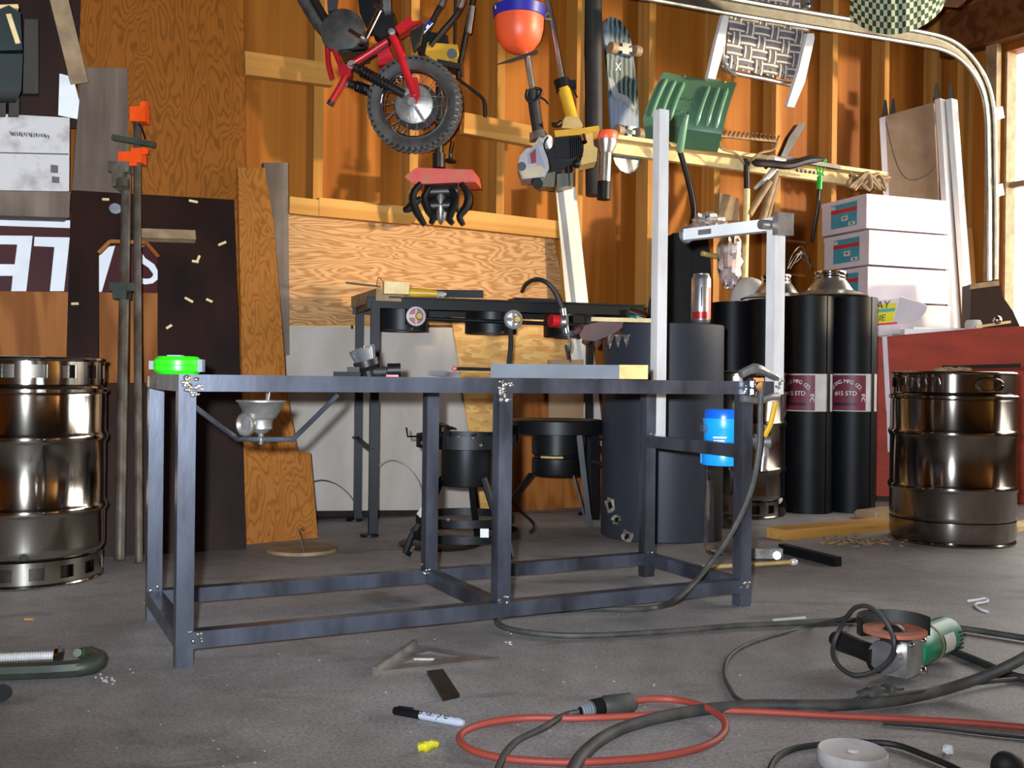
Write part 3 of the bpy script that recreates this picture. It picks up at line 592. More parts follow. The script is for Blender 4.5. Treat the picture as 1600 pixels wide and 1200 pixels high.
# water filter on the stand's bar
c = P(1126, 865, 2.72); zb_ = c.z; cx = V((c.x + .004, c.y, 0)); Z = lambda y: HC - (y - 598) / 1620 * 2.70
t = T('water_filter', 'clear cylinder water filter with a two tone blue head on the stand bar', 'water filter', (cx.x, cx.y, zb_))
cc = V((cx.x, cx.y, 0)); q = 2.72 / 1620
mk('housing', B().lathe([(0, Z(866)), (.044, Z(866)), (.049, Z(855)), (.046, Z(735)), (.050, Z(732)), (.050, Z(722)), (.047, Z(722)), (.043, Z(733)), (.043, Z(850)), (.04, Z(858)), (0, Z(858))], cc, UP, 32), 'clear', t, 'clear plastic bowl')
mk('lock_ring', B().lathe([(.03, Z(727)), (.056, Z(727)), (.058, Z(722)), (.058, Z(700)), (.052, Z(694)), (.03, Z(694))], cc, UP, 32), 'blue', t)
mk('filter_head', B().lathe([(0, Z(694)), (.050, Z(694)), (.052, Z(690)), (.052, Z(672)), (.0525, Z(671)), (.0515, Z(670)), (.054, Z(655)), (.054, Z(654)), (0, Z(654))], cc, UP, 32), 'blue', t)
mk('head_cap', B().lathe([(0, Z(654)), (.050, Z(654)), (.050, Z(643)), (.046, Z(640)), (0, Z(640))], cc, UP, 32), 'blue_d', t, 'deeper blue cap')
for i in range(14):
    a = i * math.pi / 7; d_ = V((math.cos(a), math.sin(a), 0)); mk('rib', B().beam(cc + d_ * .0585 + UP * Z(725), cc + d_ * .0585 + UP * Z(702), .004, .003, d_), 'blue', t) if i % 2 else None
mk('port', B().cyl(cc + V((-.05, -.02, Z(670))), cc + V((-.062, -.025, Z(670))), .009, 12), 'alu', t)
mk('logo', B().box(cc + V((-.02, -.0515, Z(683))), (.035, .002, .004)).box(cc + V((-.022, -.0515, Z(688))), (.028, .002, .003)), 'paper', t)
# ball valve on the dark keg
c = P(1192, 690, 2.75); t = T('ball_valve', 'steel ball valve with a yellow lever beside the stand leg', 'valve', c)
mk('valve_body', B().cyl(P(1178, 690, 2.75), P(1202, 690, 2.75), .020, 12).cyl(P(1192, 664, 2.75), P(1192, 712, 2.75), .016, 12).bev(.003), 'castalu', t)
mk('stem', B().cyl(P(1192, 680, 2.72), P(1200, 676, 2.66), .008, 10), 'chrome', t)
mk('lever', B().tube([P(1194, 682, 2.66), P(1203, 665, 2.66), P(1206, 655, 2.66), P(1212, 628, 2.66)], .007, 6), 'yellow', t, 'yellow lever')
mk('pipe', B().cyl(P(1192, 712, 2.75), P(1190, 736, 2.75), .011, 10).cyl(P(1178, 690, 2.75), tp(LT, 0, .4), .011, 10), 'alu', t)
# aluminium funnel under the left half
c = P(408, 660, 2.07); fx = 2.07 / 1620
t = T('metal_funnel', 'dull cast aluminium bowl with a side flange hanging under the stand', 'funnel', P(408, 692, 2.07))
Zf = lambda y: HC - (y - 590) * fx
cc = V((c.x, c.y, 0))
mk('bowl', B().lathe([(.0, Zf(657)), (.024, Zf(656)), (.030, Zf(652)), (.046, Zf(629)), (.049, Zf(628)), (.049, Zf(626)), (.044, Zf(627)), (.028, Zf(650)), (0, Zf(652))], cc, UP, 32), 'castalu', t)
mk('neck', B().lathe([(.024, Zf(656)), (.022, Zf(660)), (.022, Zf(670)), (.014, Zf(675)), (.009, Zf(678)), (.0, Zf(678))], cc, UP, 24), 'castalu', t)
mk('nozzle', B().lathe([(0, Zf(676)), (.006, Zf(676)), (.006, Zf(682)), (.004, Zf(684)), (.004, Zf(688)), (.0055, Zf(689)), (.004, Zf(695)), (0, Zf(695))], cc, UP, 16), 'alu', t)
fc = P(386, 663, 2.05); fax = V((-.45, -.9, 0)).normalized()
mk('flange_ring', B().lathe([(.0205, 0), (.0235, 0), (.0245, .003), (.0235, .006), (.0215, .006), (.0205, .001)], fc, fax, 28), 'galv', t, 'bright flange ring')
mk('flange_disc', B().lathe([(0, .002), (.006, .003), (.0205, .001), (.0205, -.002), (0, -.002)], fc, fax, 24).cyl(fc, cc + UP * Zf(664), .014, 14), 'castalu', t)
mk('hanger', B().tube([cc + UP * Zf(629) + V((0, .047, 0)), cc + UP * Zf(612) + V((0, .06, 0))], .004, 6), 'castalu', t)
# ---------------------------------------------------------------- kegs
def chime(c, r, z0, z1, n, slots, th=.004):
    """a steel skirt with a row of real slots cut through it"""
    rows = [z0, z0 + (z1 - z0) * .26, z0 + (z1 - z0) * .78, z1]; b = B(); seg = n * 4
    vs = [[b.bm.verts.new(V((c.x + r * math.cos(2 * math.pi * k / seg), c.y + r * math.sin(2 * math.pi * k / seg), z))) for k in range(seg)] for z in rows]
    fs = []
    for j in range(3):
        for k in range(seg):
            if j == 1 and slots(k): continue
            fs.append(b.bm.faces.new((vs[j][k], vs[j][(k + 1) % seg], vs[j + 1][(k + 1) % seg], vs[j + 1][k])))
    bmesh.ops.recalc_face_normals(b.bm, faces=b.bm.faces)
    bmesh.ops.solidify(b.bm, geom=b.bm.faces[:], thickness=th); return b
def keg(label, c, r, m, slotted):
    t = T('beer_keg', label, 'keg', c)
    H = .592; ri = r - .012
    prof = [(0, .055), (ri - .03, .055), (ri - .006, .066), (r - .005, .085), (r - .004, .098), (r - .004, .178), (r, .184), (r + .003, .192), (r, .201), (r - .004, .207), (r - .004, .365), (r, .371), (r + .003, .380), (r, .389), (r - .004, .395), (r - .004, .490), (r - .006, .500), (ri - .006, .524), (ri - .04, .535), (0, .545)]
    mk('shell', B().lathe(prof, c, UP, 72), m, t)
    for z0, z1 in ((.006, .068), (.520, .586)):
        if slotted: mk('chime', chime(c, ri + .003, z0, z1, 16, lambda k: k % 4 in (1, 2)), m, t)
        elif z0 < .1: mk('chime', B().lathe([(ri + .008, z1 + .012), (ri + .008, z0 + .02), (ri, z0), (ri - .004, z0), (ri + .002, z0 + .02), (ri + .002, z1)], c, UP, 64), m, t)
        else: mk('chime', chime(c, ri + .004, z0, z1, 20, lambda k: k % 40 in (37, 38, 39, 0)), m, t)
        zr = z0 if z0 < .1 else z1
        mk('rolled_rim', B().tube([V((c.x + (ri + .003) * math.cos(a), c.y + (ri + .003) * math.sin(a), zr)) for a in [k * math.pi / 32 for k in range(64)]], .0058, 8, True), m, t)
    mk('seam_band', B().lathe([(r - .003, .497), (r + .001, .5), (r + .001, .508), (r - .004, .512)], c, UP, 64), m, t)
    for a_, b_ in ((.02, .066), (.525, .58)): mk('inner_skirt', B().lathe([(ri - .012, a_), (ri - .012, b_)], c, UP, 48), 'stain_in', t)
    return t
kl = V((P(40, 700, 2.79).x, 2.79, 0)); t = keg('polished steel keg with square slots in its rims at the left edge', kl, .205, 'stain', True)
ang = math.atan2(-kl.y, -kl.x)
for px, y, r_ in ((37, 872, .0085), (129, 609, .004)):
    x_, z_ = ray(px, y); dv = V((x_, 1, z_)); o_ = V((0, 0, HC)); A_ = dv.x ** 2 + dv.y ** 2; Bq = -2 * (dv.x * kl.x + dv.y * kl.y); Cq = kl.x ** 2 + kl.y ** 2 - .201 ** 2
    p_ = o_ + dv * ((-Bq - math.sqrt(max(0, Bq * Bq - 4 * A_ * Cq))) / (2 * A_)); nn_ = V((p_.x - kl.x, p_.y - kl.y, 0)).normalized()
    mk('drilled_hole', B().lathe([(0, .0012), (r_, .0012), (r_ * 1.15, 0)], p_, nn_, 16), 'black', t, 'drilled hole')
kr = V((P(1488, 700, 3.66).x, 3.66, 0)); t = keg('darker steel keg with oblong hand hole standing at the right', kr, .212, 'stain_d', False)
hp = []
for i in range(24):
    a = 2 * math.pi * i / 24; hx = 1546 + 21 * (abs(math.cos(a)) ** .7) * (1 if math.cos(a) > 0 else -1); hy = 602 + 10 * math.sin(a)
    x_, z_ = ray(hx, hy); dv = V((x_, 1, z_)); A_ = dv.x ** 2 + dv.y ** 2; Bq = -2 * (dv.x * kr.x + dv.y * kr.y); Cq = kr.x ** 2 + kr.y ** 2 - .206 ** 2
    hp.append(V((0, 0, HC)) + dv * ((-Bq - math.sqrt(max(0, Bq * Bq - 4 * A_ * Cq))) / (2 * A_)))
mk('hand_hole_rim', B().tube(hp, .005, 8, True), 'stain_d', t, 'rolled rim around the hand hole')
hm = sum(hp, V()) / 24; hn = V((hm.x - kr.x, hm.y - kr.y, 0)).normalized()
mk('hand_hole', B().prism([p + hn * .0005 for p in hp], hn * -.004), 'stain_in', t)
e_ = B(); er = random.Random(8)
for i in range(13):
    hx = 1404 + i * 5.2
    for k in range(2):
        ps = []
        for (qx, qy) in ((hx + er.uniform(-2, 2), 588 + er.uniform(0, 5)), (hx + er.uniform(-2, 2), 600 + er.uniform(0, 6))):
            x_, z_ = ray(qx, qy); dv = V((x_, 1, z_)); A_ = dv.x ** 2 + dv.y ** 2; Bq = -2 * (dv.x * kr.x + dv.y * kr.y); Cq = kr.x ** 2 + kr.y ** 2 - .2055 ** 2
            ps.append(V((0, 0, HC)) + dv * ((-Bq - math.sqrt(max(0, Bq * Bq - 4 * A_ * Cq))) / (2 * A_)))
        e_.tube(ps, .0025, 6)
mk('embossed_marks', e_, 'stain_d', t, 'worn raised lettering')
S('flat_bar', 'flat dark bar resting across the top of the right keg', 'bar', B().beam(P(1478, 574, 3.62), P(1588, 571, 3.66), .05, .014).bev(.002), 'mill_dark')
S('wood_shavings', 'little heap of tan chips on top of the right keg', 'debris', B().ell(P(1480, 579, 3.55), (.05, .03, .012), None, 10, 6).ell(P(1505, 579, 3.58), (.03, .03, .014), None, 8, 6).rough(.004), 'dirt', kind='stuff')
km = V((P(1150, 700, 4.32).x, 4.32, 0)); t = keg('dark keg standing between the grey tank and the felt rolls', km, .205, 'stain_d', True)
# glossy black jug at its foot
c = G(1200, 806); t = T('black_jug', 'glossy black jug on the floor right of the stand leg', 'jug', c)
mk('jug_body', B().lathe([(0, 0), (.062, 0), (.072, .012), (.074, .05), (.066, .078), (.04, .1), (.026, .108), (0, .108)], c, UP, 28), 'chrome_black', t)
mk('spout', B().cyl(c + UP * .10, c + UP * .135, .02, 14).tube([c + V((-.04, -.04, .09)), c + V((-.03, -.05, .13)), c + V((.0, -.03, .135))], .007, 6), 'chrome_black', t)
# ---------------------------------------------------------------- camp stove with three burners
s0, s1 = G(577, 838), G(935, 826); sa = (V((P(1005, 478, 3.86).x, 3.86, 0)) - s0); SLN = sa.length; sa.normalize(); sb = V((-sa.y, sa.x, 0)); SD = .40; SH = .83
def sp(u, v, z=0): return s0 + sa * u + sb * v + UP * z
t = T('camp_stove', 'black iron three burner propane stove standing against the wall', 'stove', sp(SLN / 2, SD / 2))
for u, v in ((0, 0), (SLN * .93, 0), (0, SD), (SLN * .93, SD)):
    mk('leg', B().beam(sp(u, v, 0), sp(u, v, SH - .02), .006, .032, sb).beam(sp(u, v, 0) + sa * .014 + sb * .014, sp(u, v, SH - .02) + sa * .014 + sb * .014, .032, .006, sb), 'iron', t)
    mk('foot', B().cyl(sp(u, v, 0), sp(u, v, .008), .032, 14), 'iron', t)
for z in (.32,): mk('side_brace', B().beam(sp(0, 0, z - .02), sp(0, SD, z + .0), .026, .006), 'iron', t); mk('side_brace', B().beam(sp(SLN * .93, 0, z), sp(SLN * .93, SD, z), .026, .006), 'iron', t)
for v in (0, SD): mk('top_rail', B().beam(sp(-.016, v, SH - .02), sp(SLN, v, SH - .02), .006, .04).beam(sp(-.016, v, SH - .003), sp(SLN, v, SH - .003), .04, .006), 'iron', t)
for u in (0, SLN): mk('top_rail', B().beam(sp(u, 0, SH - .02), sp(u, SD, SH - .02), .006, .04), 'iron', t)
for i in range(3):
    for k in range(5): mk('grate_bar', B().beam(sp(.06 + i * .335 + k * .055, .02, SH), sp(.06 + i * .335 + k * .055, SD - .02, SH), .012, .006), 'iron', t)
mk('bolt', B().cyl(sp(-.004, SD - .0, SH - .09) - sa * .01, sp(-.004, SD, SH - .09) - sa * .018, .008, 8), 'chrome', t); mk('bolt', B().cyl(sp(-.004, SD, SH - .19) - sa * .01, sp(-.004, SD, SH - .19) - sa * .018, .008, 8), 'chrome', t)
for px, y1 in ((627, 517), (767, 522), (889, 527)):
    x, z = ray(px, 500); k = (s0 + sb * .17).dot(sb) / V((x, 1, 0)).dot(sb); c = V((x * k, k, 0)); zb0 = P(px, y1, k).z
    mk('burner_pot', B().lathe([(.02, zb0 + .004), (.094, zb0 + .004), (.094, zb0), (.097, zb0), (.097, SH - .03), (.09, SH - .03), (.09, zb0 + .02)], c, UP, 32), 'iron', t)
    mk('bolt', B().ell(c + UP * (zb0 + .006) - sb * .098 + sa * .02, (.006, .006, .006)), 'chrome', t)
ry = s0 + sb * .04
def onp(px, py, v=.03):
    x, z = ray(px, py); k = (s0 + sb * v).dot(sb) / V((x, 1, 0)).dot(sb); return V((x * k, k, HC + z * k))
mk('gas_pipe', B().cyl(onp(645, 497), onp(940, 509), .0075, 10), 'iron', t, 'gas pipe along the burners')
for px, py in ((647, 495), (798, 500), (905, 505)):
    c = onp(px, py); d_ = -sb
    mk('valve_box', B().box(c + V((-.008, .02, .002)), (.045, .05, .055), (sa, sb, UP)).bev(.003), 'iron', t)
    if px < 850:
        mk('valve_wheel', B().lathe([(.024, .03), (.034, .03), (.036, .034), (.034, .038), (.026, .038), (.024, .034)], c, d_, 24).beam(c + d_ * .034 - sa * .025, c + d_ * .034 + sa * .025, .008, .012).beam(c + d_ * .034 - UP * .025, c + d_ * .034 + UP * .025, .012, .008, sa), 'alu', t, 'round silver valve wheel')
        mk('valve_knob', B().lathe([(0, .06), (.010, .058), (.014, .05), (.012, .03), (0, .03)], c + sa * .008, d_, 12), 'kraft', t, 'brass coloured knob')
        mk('wheel_backing', B().lathe([(0, .029), (.024, .029), (.024, .026), (0, .026)], c, d_, 20), 'redfaded' if px < 700 else 'paper', t)
mk('hose', B().tube(smooth([onp(816, 455, .25), onp(822, 444, .12), onp(836, 437, .02), onp(852, 440, -.02), onp(866, 455, -.03), onp(876, 478, -.03), onp(880, 485, -.03)], 5), .0085, 8), 'rubber', t, 'arched black gas hose')
mk('hose_end', B().cyl(onp(879, 482, -.03), onp(885, 520, -.03), .012, 10).bev(.003), 'alu', t)
mk('regulator', B().lathe([(0, -.02), (.022, -.016), (.027, 0), (.022, .02), (0, .024)], onp(878, 503, -.03), (1, -.3, 0), 18), 'castalu', t)
mk('regulator_knob', B().cyl(onp(872, 502, -.035), onp(860, 501, -.04), .024, 16).bev(.004), 'red', t, 'red regulator knob')
mk('hose_tail', B().tube(smooth([onp(886, 520, -.03), onp(891, 535, -.03), onp(889, 548, -.03), onp(884, 540, -.02), onp(888, 562, 0)], 4), .005, 6), 'wire', t)
mk('drop_hose', B().tube(smooth([onp(798, 505), onp(798, 540), onp(795, 570)], 4), .009, 8), 'rubber', t); mk('drop_hose_fitting', B().cyl(onp(795, 568), onp(797, 600), .007, 8), 'kraft', t, 'brass hose end')
# things lying on the stove
zs = SH + .004
def ons(u, v): return sp(u, v, zs)
c = ons(.07, .0)
S('wood_block', 'long wooden block with pale cut end at the left of the stove', 'wood block', B().beam(ons(.055, -.02), ons(.02, SD - .02), .09, .042).bev(.002), 'woodrot', loc=ons(.04, .2))
S('wood_offcut', 'pale cut wooden offcut at the front left corner of the stove', 'wood block', B().box(ons(.075, -.045) + UP * .0215, (.086, .04, .041), (sa, sb, UP)).bev(.002), 'woodend')
S('putty_knife', 'thin dark blade sticking up left of the wood block', 'tool', B().beam(ons(-.06, .25) + UP * .062, ons(.06, .22) + UP * .050, .03, .005), 'mill_dark')
t = T('yellow_brush', 'brush with a yellow handle lying behind the pale offcut', 'brush', ons(.2, .05))
mk('handle', B().tube([ons(.12, .06) + UP * .018, ons(.17, .05) + UP * .016, ons(.235, .03) + UP * .014], [.015, .018, .012], 10), 'yellow', t); mk('bristles', B().ell(ons(.245, .03) + UP * .012, (.025, .014, .010)).rough(.002), 'wool', t)
S('black_tube', 'short black square tube lying across the stove top', 'tube', B().beam(ons(.22, .10) + UP * .02, ons(.40, .02) + UP * .018, .026, .026).bev(.003), 'iron')
S('wiry_bits', 'curl of thin pale wire standing on the wood block', 'wire', B().tube(smooth([ons(.03, .1) + UP * .043, ons(.035, .09) + UP * .07, ons(.045, .08) + UP * .06, ons(.06, .08) + UP * .043], 4), .0016, 5), 'wire')
S('black_plate', 'thin black plate lying on the stove behind the hose', 'plate', B().box(ons(.62, .12) + UP * .008, (.17, .10, .012), (sa, sb, UP)).bev(.003), 'iron')
# ---------------------------------------------------------------- floor burners
c = V((P(727, 800, 3.25).x, 3.25, 0)); kx = 3.25 / 1620; Z = lambda y: HC - (y - 593.2) * kx
t = T('ring_burner', 'black propane burner with tabbed ring standing behind the stand legs', 'burner', c)
mk('burner_pot', B().lathe([(.02, Z(757)), (.076, Z(758)), (.078, Z(755)), (.078, Z(690)), (.07, Z(690)), (.07, Z(745)), (.02, Z(750))], c, UP, 32), 'iron', t)
mk('top_ring', B().lathe([(.150, Z(698)), (.156, Z(698)), (.156, Z(678)), (.150, Z(678)), (.150, Z(698))], c, UP, 40), 'iron', t)
for i in range(3):
    a = R(250 + 120 * i); d_ = V((math.cos(a), math.sin(a), 0)); e_ = V((-d_.y, d_.x, 0))
    mk('pot_tab', B().beam(c + d_ * .153 + UP * Z(690), c + d_ * .15 + UP * Z(664), .035, .004, e_).beam(c + d_ * .15 + UP * Z(664), c + d_ * .11 + UP * Z(668), .004, .03, e_), 'iron', t)
    a = R(200 + 120 * i); d_ = V((math.cos(a), math.sin(a), 0)); e_ = V((-d_.y, d_.x, 0))
    mk('leg', B().tube([c + d_ * .075 + UP * Z(745), c + d_ * .12 + UP * Z(795), c + d_ * .175 + UP * Z(838), c + d_ * .19 + UP * .012, c + d_ * .175 + UP * .006], .011, 6), 'iron', t)
    mk('bracket', B().beam(c + d_ * .07 + UP * Z(688), c + d_ * .153 + UP * Z(688), .006, .03), 'iron', t)
mk('lower_ring', B().lathe([(.150, Z(815)), (.155, Z(815)), (.155, Z(803)), (.150, Z(803)), (.150, Z(815))], c, UP, 40), 'iron', t)
mk('base_ring', B().lathe([(.165, Z(838)), (.170, Z(838)), (.170, Z(826)), (.165, Z(826)), (.165, Z(838))], c, UP, 40), 'iron', t)
mk('hook_rod', B().tube([P(655, 682, 3.2), P(637, 682, 3.2), P(635, 668, 3.2)], .0035, 6), 'iron', t)
for px, y in ((716, 683), (738, 685), (751, 696), (700, 812), (660, 692)): mk('bolt', B().ell(P(px, y, 3.088), (.006, .006, .006), None, 8, 6), 'alu', t)
mk('tag', B().box(P(757, 833, 3.07), (.025, .002, .026)), 'paper', t, 'small white tag'); mk('tag', B().beam(P(654, 806, 3.14), P(664, 790, 3.16), .002, .02), 'lbl_white', t, 'pale sticker on a leg')
S('iron_plate', 'rough dark iron disc lying under the ring burner', 'plate', B().lathe([(0, 0), (.13, 0), (.138, .008), (.12, .018), (0, .02)], G(688, 852), UP, 30).rough(.002), 'mill_dark')
S('short_stick', 'short stick with a pale middle on the floor before the iron disc', 'stick', B().cyl(G(640, 860, .008), G(655, 849, .010), .006, 8), 'woodrot')
c = V((P(868, 800, 3.75).x, 3.75, 0)); kx = 3.75 / 1620; Z = lambda y: HC - (y - 594.8) * kx
t = T('pan_burner', 'black wok burner with a wide dished pan top on splayed legs', 'burner', c)
mk('pan_top', B().lathe([(0, Z(668)), (.12, Z(668)), (.168, Z(676)), (.168, Z(657)), (.160, Z(655)), (.11, Z(661)), (0, Z(662))], c, UP, 44), 'iron', t)
mk('burner_pot', B().lathe([(0, Z(741)), (.085, Z(741)), (.088, Z(738)), (.088, Z(716)), (.080, Z(714)), (.080, Z(711)), (.088, Z(709)), (.089, Z(676)), (.0, Z(676))], c, UP, 36), 'iron', t)
mk('slot_band', B().lathe([(.0815, Z(714)), (.0815, Z(711))], c, UP, 16, R(225), R(285)), 'kraft', t, 'tan slot across the pot')  # tan band set in the groove of the pot
for px0, y0, px1, y1 in ((905, 680, 921, 822), (895, 740, 916, 818), (830, 740, 800, 780)):
    mk('leg', B().beam(P(px0, y0, 3.70), P(px1, y1, 3.70) if px1 > 850 else P(px1, y1, 3.9), .02, .006), 'iron', t)
mk('leg', B().beam(P(929, 676, 3.86), G(931, 812), .03, .008), 'iron', t)
mk('bent_leg', B().tube(smooth([P(797, 780, 3.55), P(815, 800, 3.5), P(832, 816, 3.46), P(834, 826, 3.45), P(828, 832, 3.44)], 4), .005, 6), 'iron', t)
mk('handle_bar', B().cyl(P(925, 721, 3.8), P(945, 727, 3.8), .01, 8), 'iron', t)
# grey tank
c = V((P(1034, 700, 3.70).x, 3.70, 0)); rt = .214; zt_ = .745
t = T('grey_tank', 'big dark grey primed cylinder standing behind the right end of the stand', 'tank', c)
mk('tank_body', B().lathe([(0, 0), (rt - .004, 0), (rt, .004), (rt, zt_ - .003), (rt - .003, zt_), (rt - .016, zt_), (rt - .016, zt_ - .02), (0, zt_ - .02)], c, UP, 64), 'tank', t)
def oncyl(px, py, c, r):
    x, z = ray(px, py); A_ = x * x + 1; b_ = -2 * (x * c.x + c.y); q_ = c.x ** 2 + c.y ** 2 - r * r; k = (-b_ - math.sqrt(max(0, b_ * b_ - 4 * A_ * q_))) / (2 * A_); return V((x * k, k, HC + z * k))
for px, py, s_ in ((955, 790, .028), (965, 812, .02), (981, 838, .022)):
    p = oncyl(px, py, c, rt); n_ = V((p.x - c.x, p.y - c.y, 0)).normalized()
    mk('torn_hole', B().lathe([(s_ * .55, .004), (s_, .001), (s_ * .9, .010), (s_ * .55, .004)], p, n_, 12).rough(.005, int(px)), 'scrape', t, 'torn edge of a hole'); mk('hole_dark', B().lathe([(0, .003), (s_ * .6, .003), (s_ * .6, 0)], p, n_, 12), 'black', t)
ct = c + UP * zt_
p = P(1095, 505, 3.62); t = T('tall_can', 'tall silver drink can with red print standing on the grey tank', 'can', V((p.x, 3.62, zt_)))
pc = V((p.x, 3.62, zt_)); mk('can_body', B().lathe([(0, .002), (.026, 0), (.031, .01), (.034, .02), (.034, .158), (.031, .166), (.027, .174), (.028, .178), (.025, .178), (.024, .172), (0, .172)], pc, UP, 28), 'alu', t)
mk('red_print', B().lathe([(.0344, .02), (.0344, .045)], pc, UP, 14, R(200), R(330)).lathe([(.0344, .045), (.0344, .13)], pc, UP, 6, R(300), R(335)), 'cantext', t, 'red print band')
mk('dark_text', B().lathe([(.0345, .06), (.0345, .13)], pc, UP, 3, R(258), R(266)), 'ink', t)
S('tan_stick', 'pale wooden stick lying across the grey tank top', 'stick', B().beam(V((.27, 3.56, zt_ + .012)), V((.49, 3.54, zt_ + .008)), .03, .014), 'woodend')
t = T('leather_glove', 'brown leather glove draped over the left rim of the grey tank', 'glove', V((.32, 3.52, zt_ - .03)))
gq = [(905, 524), (914, 508), (938, 502), (974, 503), (972, 512), (958, 522), (930, 533), (910, 531)]
mk('palm', B().prism([P(x, y, 3.50) for x, y in gq], V((.01, .07, .0))).bev(.012, 3), 'leather', t)
for i, (x0, y0, x1, y1) in enumerate(((918, 526, 912, 537), (934, 528, 932, 541), (950, 523, 952, 538), (962, 517, 968, 530), (910, 512, 898, 520))): mk('finger', B().tube([P(x0, y0, 3.53), P((x0 + x1) / 2 + 1, (y0 + y1) / 2, 3.515), P(x1, y1, 3.52)], [.016, .015, .010], 8), 'leather', t)
S('torn_film', 'wisp of torn clear film hanging from the grey tank rim', 'film', B().grid(lambda u, v: P(950 + 35 * u, 523 + 22 * v * (.5 + .5 * math.sin(u * 17)), 3.475 + .015 * math.sin(u * 11 + v * 4)), 12, 4, .001), 'foil')
S('teal_tool', 'small teal plastic tool on the grey tank', 'tool', B().beam(V((.41, 3.54, zt_ + .02)), V((.47, 3.60, zt_ + .006)), .03, .012).bev(.003), 'teal')
S('silver_tube', 'short bright silver tube lying on the teal tool', 'tube', B().cyl(V((.40, 3.52, zt_ + .045)), V((.45, 3.50, zt_ + .027)), .009, 10), 'chrome')
# roofing felt rolls
def felt_roll(px, Y, label, aofs, lab=True):
    c = V((P(px, 700, Y).x, Y, 0)); r = .098; H = .914; t = T('felt_roll', label, 'roofing roll', c, 'standing rolls of black roofing felt')
    mk('roll_body', B().lathe([(.02, 0), (r, 0), (r, H), (r - .006, H + .001)] + [(r - .008 - k * .012, H + (.001 if k % 2 else -.002)) for k in range(6)] + [(.022, H), (.022, .3)], c, UP, 40), 'felt', t)
    mk('loose_edge', B().lathe([(r + .003, .001), (r + .003, H - .001), (r - .001, H), (r - .001, 0)], c, UP, 3, R(300), R(312)), 'felt', t)
    if not lab: return t
    view = math.atan2(-c.y, -c.x); z0, z1 = P(px, 643, Y - r).z, P(px, 584, Y - r).z; a0 = view + aofs
    arc = lambda x, z, rr: c + V((math.cos(a0 + x / r) * rr, math.sin(a0 + x / r) * rr, z))
    mk('label_band', B().lathe([(r + .0008, z0), (r + .0008, z1)], c, UP, 30, a0 - 1.25, a0 + 1.9), 'lbl_white', t, 'cream paper band')
    lw = .085; zc = (z0 + z1) / 2; hh = (z1 - z0) / 2
    lb = mk('label', B().lathe([(r + .0014, z0 + .004), (r + .0014, z1 - .006)], c, UP, 16, a0 - lw / r, a0 + lw / r), 'lbl_red', t, 'maroon printed label')
    mk('label_strip', B().lathe([(r + .0018, z0 + .024), (r + .0018, z0 + .036)], c, UP, 12, a0 - .055 / r, a0 + .05 / r), 'lbl_dark', lb)
    def put(s_, size, x, y, rot=0, m='paper'):
        b = text(s_, size, (0, 0, 0), (1, 0, 0), (0, 1, 0), .0004); cr, sr = math.cos(rot), math.sin(rot)
        for v in b.bm.verts:
            X = x + v.co.x * cr - v.co.y * sr; Yy = y + v.co.x * sr + v.co.y * cr; v.co = arc(X, zc + Yy, r + .0022 + v.co.z)
        mk('lettering', b, m, lb)
    put('#15 STD', .026, 0, -.012); words_ = 'ROOFING MFG CO. INC'; n = len(words_)
    for i, ch in enumerate(words_):
        a = R(165) - R(172) * i / (n - 1)
        if ch != ' ': put(ch, .023, .067 * math.cos(a), -.022 + .062 * math.sin(a), a - math.pi / 2)
    return t
felt_roll(1263, 4.42, 'black felt roll with maroon label partly behind the short upright', -.62)
felt_roll(1331, 4.46, 'black felt roll with maroon label beside the red bench', -.30)
felt_roll(1200, 4.62, 'black felt roll behind the short upright, left of the vent cones', 0, False)
felt_roll(1142, 4.80, 'black felt roll beside the black bag, leftmost of the rolls', 0, False)
def flashing(label, px, Y, m):
    c = V((P(px, 440, Y).x, Y, .916)); t = T('vent_flashing', label, 'roof vent', c, 'metal roof vent cones on the felt rolls')
    mk('flange', B().lathe([(.10, .018), (.155, .0), (.158, .005), (.10, .026)], c, UP, 36), 'galv', t); mk('cone', B().lathe([(.10, .020), (.096, .028), (.062, .078), (.058, .080)], c, UP, 32), m, t)
    mk('collar', B().lathe([(.056, .078), (.063, .078), (.066, .084), (.061, .090), (.066, .098), (.066, .108), (.058, .112), (.05, .10)], c, UP, 32), 'chrome', t, 'bright silver collar'); return t
flashing('metal vent cone with bright collar on the two labelled felt rolls', 1297, 4.44, 'galv')
flashing('metal vent cone behind the short upright on the unlabelled felt roll', 1213, 4.62, 'galv')
p = P(1170, 448, 4.76); S('white_bowl', 'white rounded bowl upside down on the left felt rolls', 'bowl', B().lathe([(.09, 0), (.088, .02), (.075, .07), (.05, .10), (.02, .112), (0, .113)], V((p.x, 4.76, .916)), UP, 32), 'gutter', loc=(p.x, 4.76, .916))
wr_ = B()
for i in range(5):
    rr = random.Random(i); wr_.tube(smooth([P(1232 + rr.uniform(-3, 3), 420, 4.66), P(1240 + rr.uniform(-4, 12), 400 + rr.uniform(-8, 8), 4.68), P(1255 + rr.uniform(-4, 10), 392 + rr.uniform(-8, 14), 4.7), P(1268 + rr.uniform(-6, 6), 415 + rr.uniform(-10, 8), 4.66)], 5), .0018, 5)
S('loose_wires', 'tangle of thin stiff wires sticking up between the vent cones', 'wire', wr_, 'wire', kind='stuff')
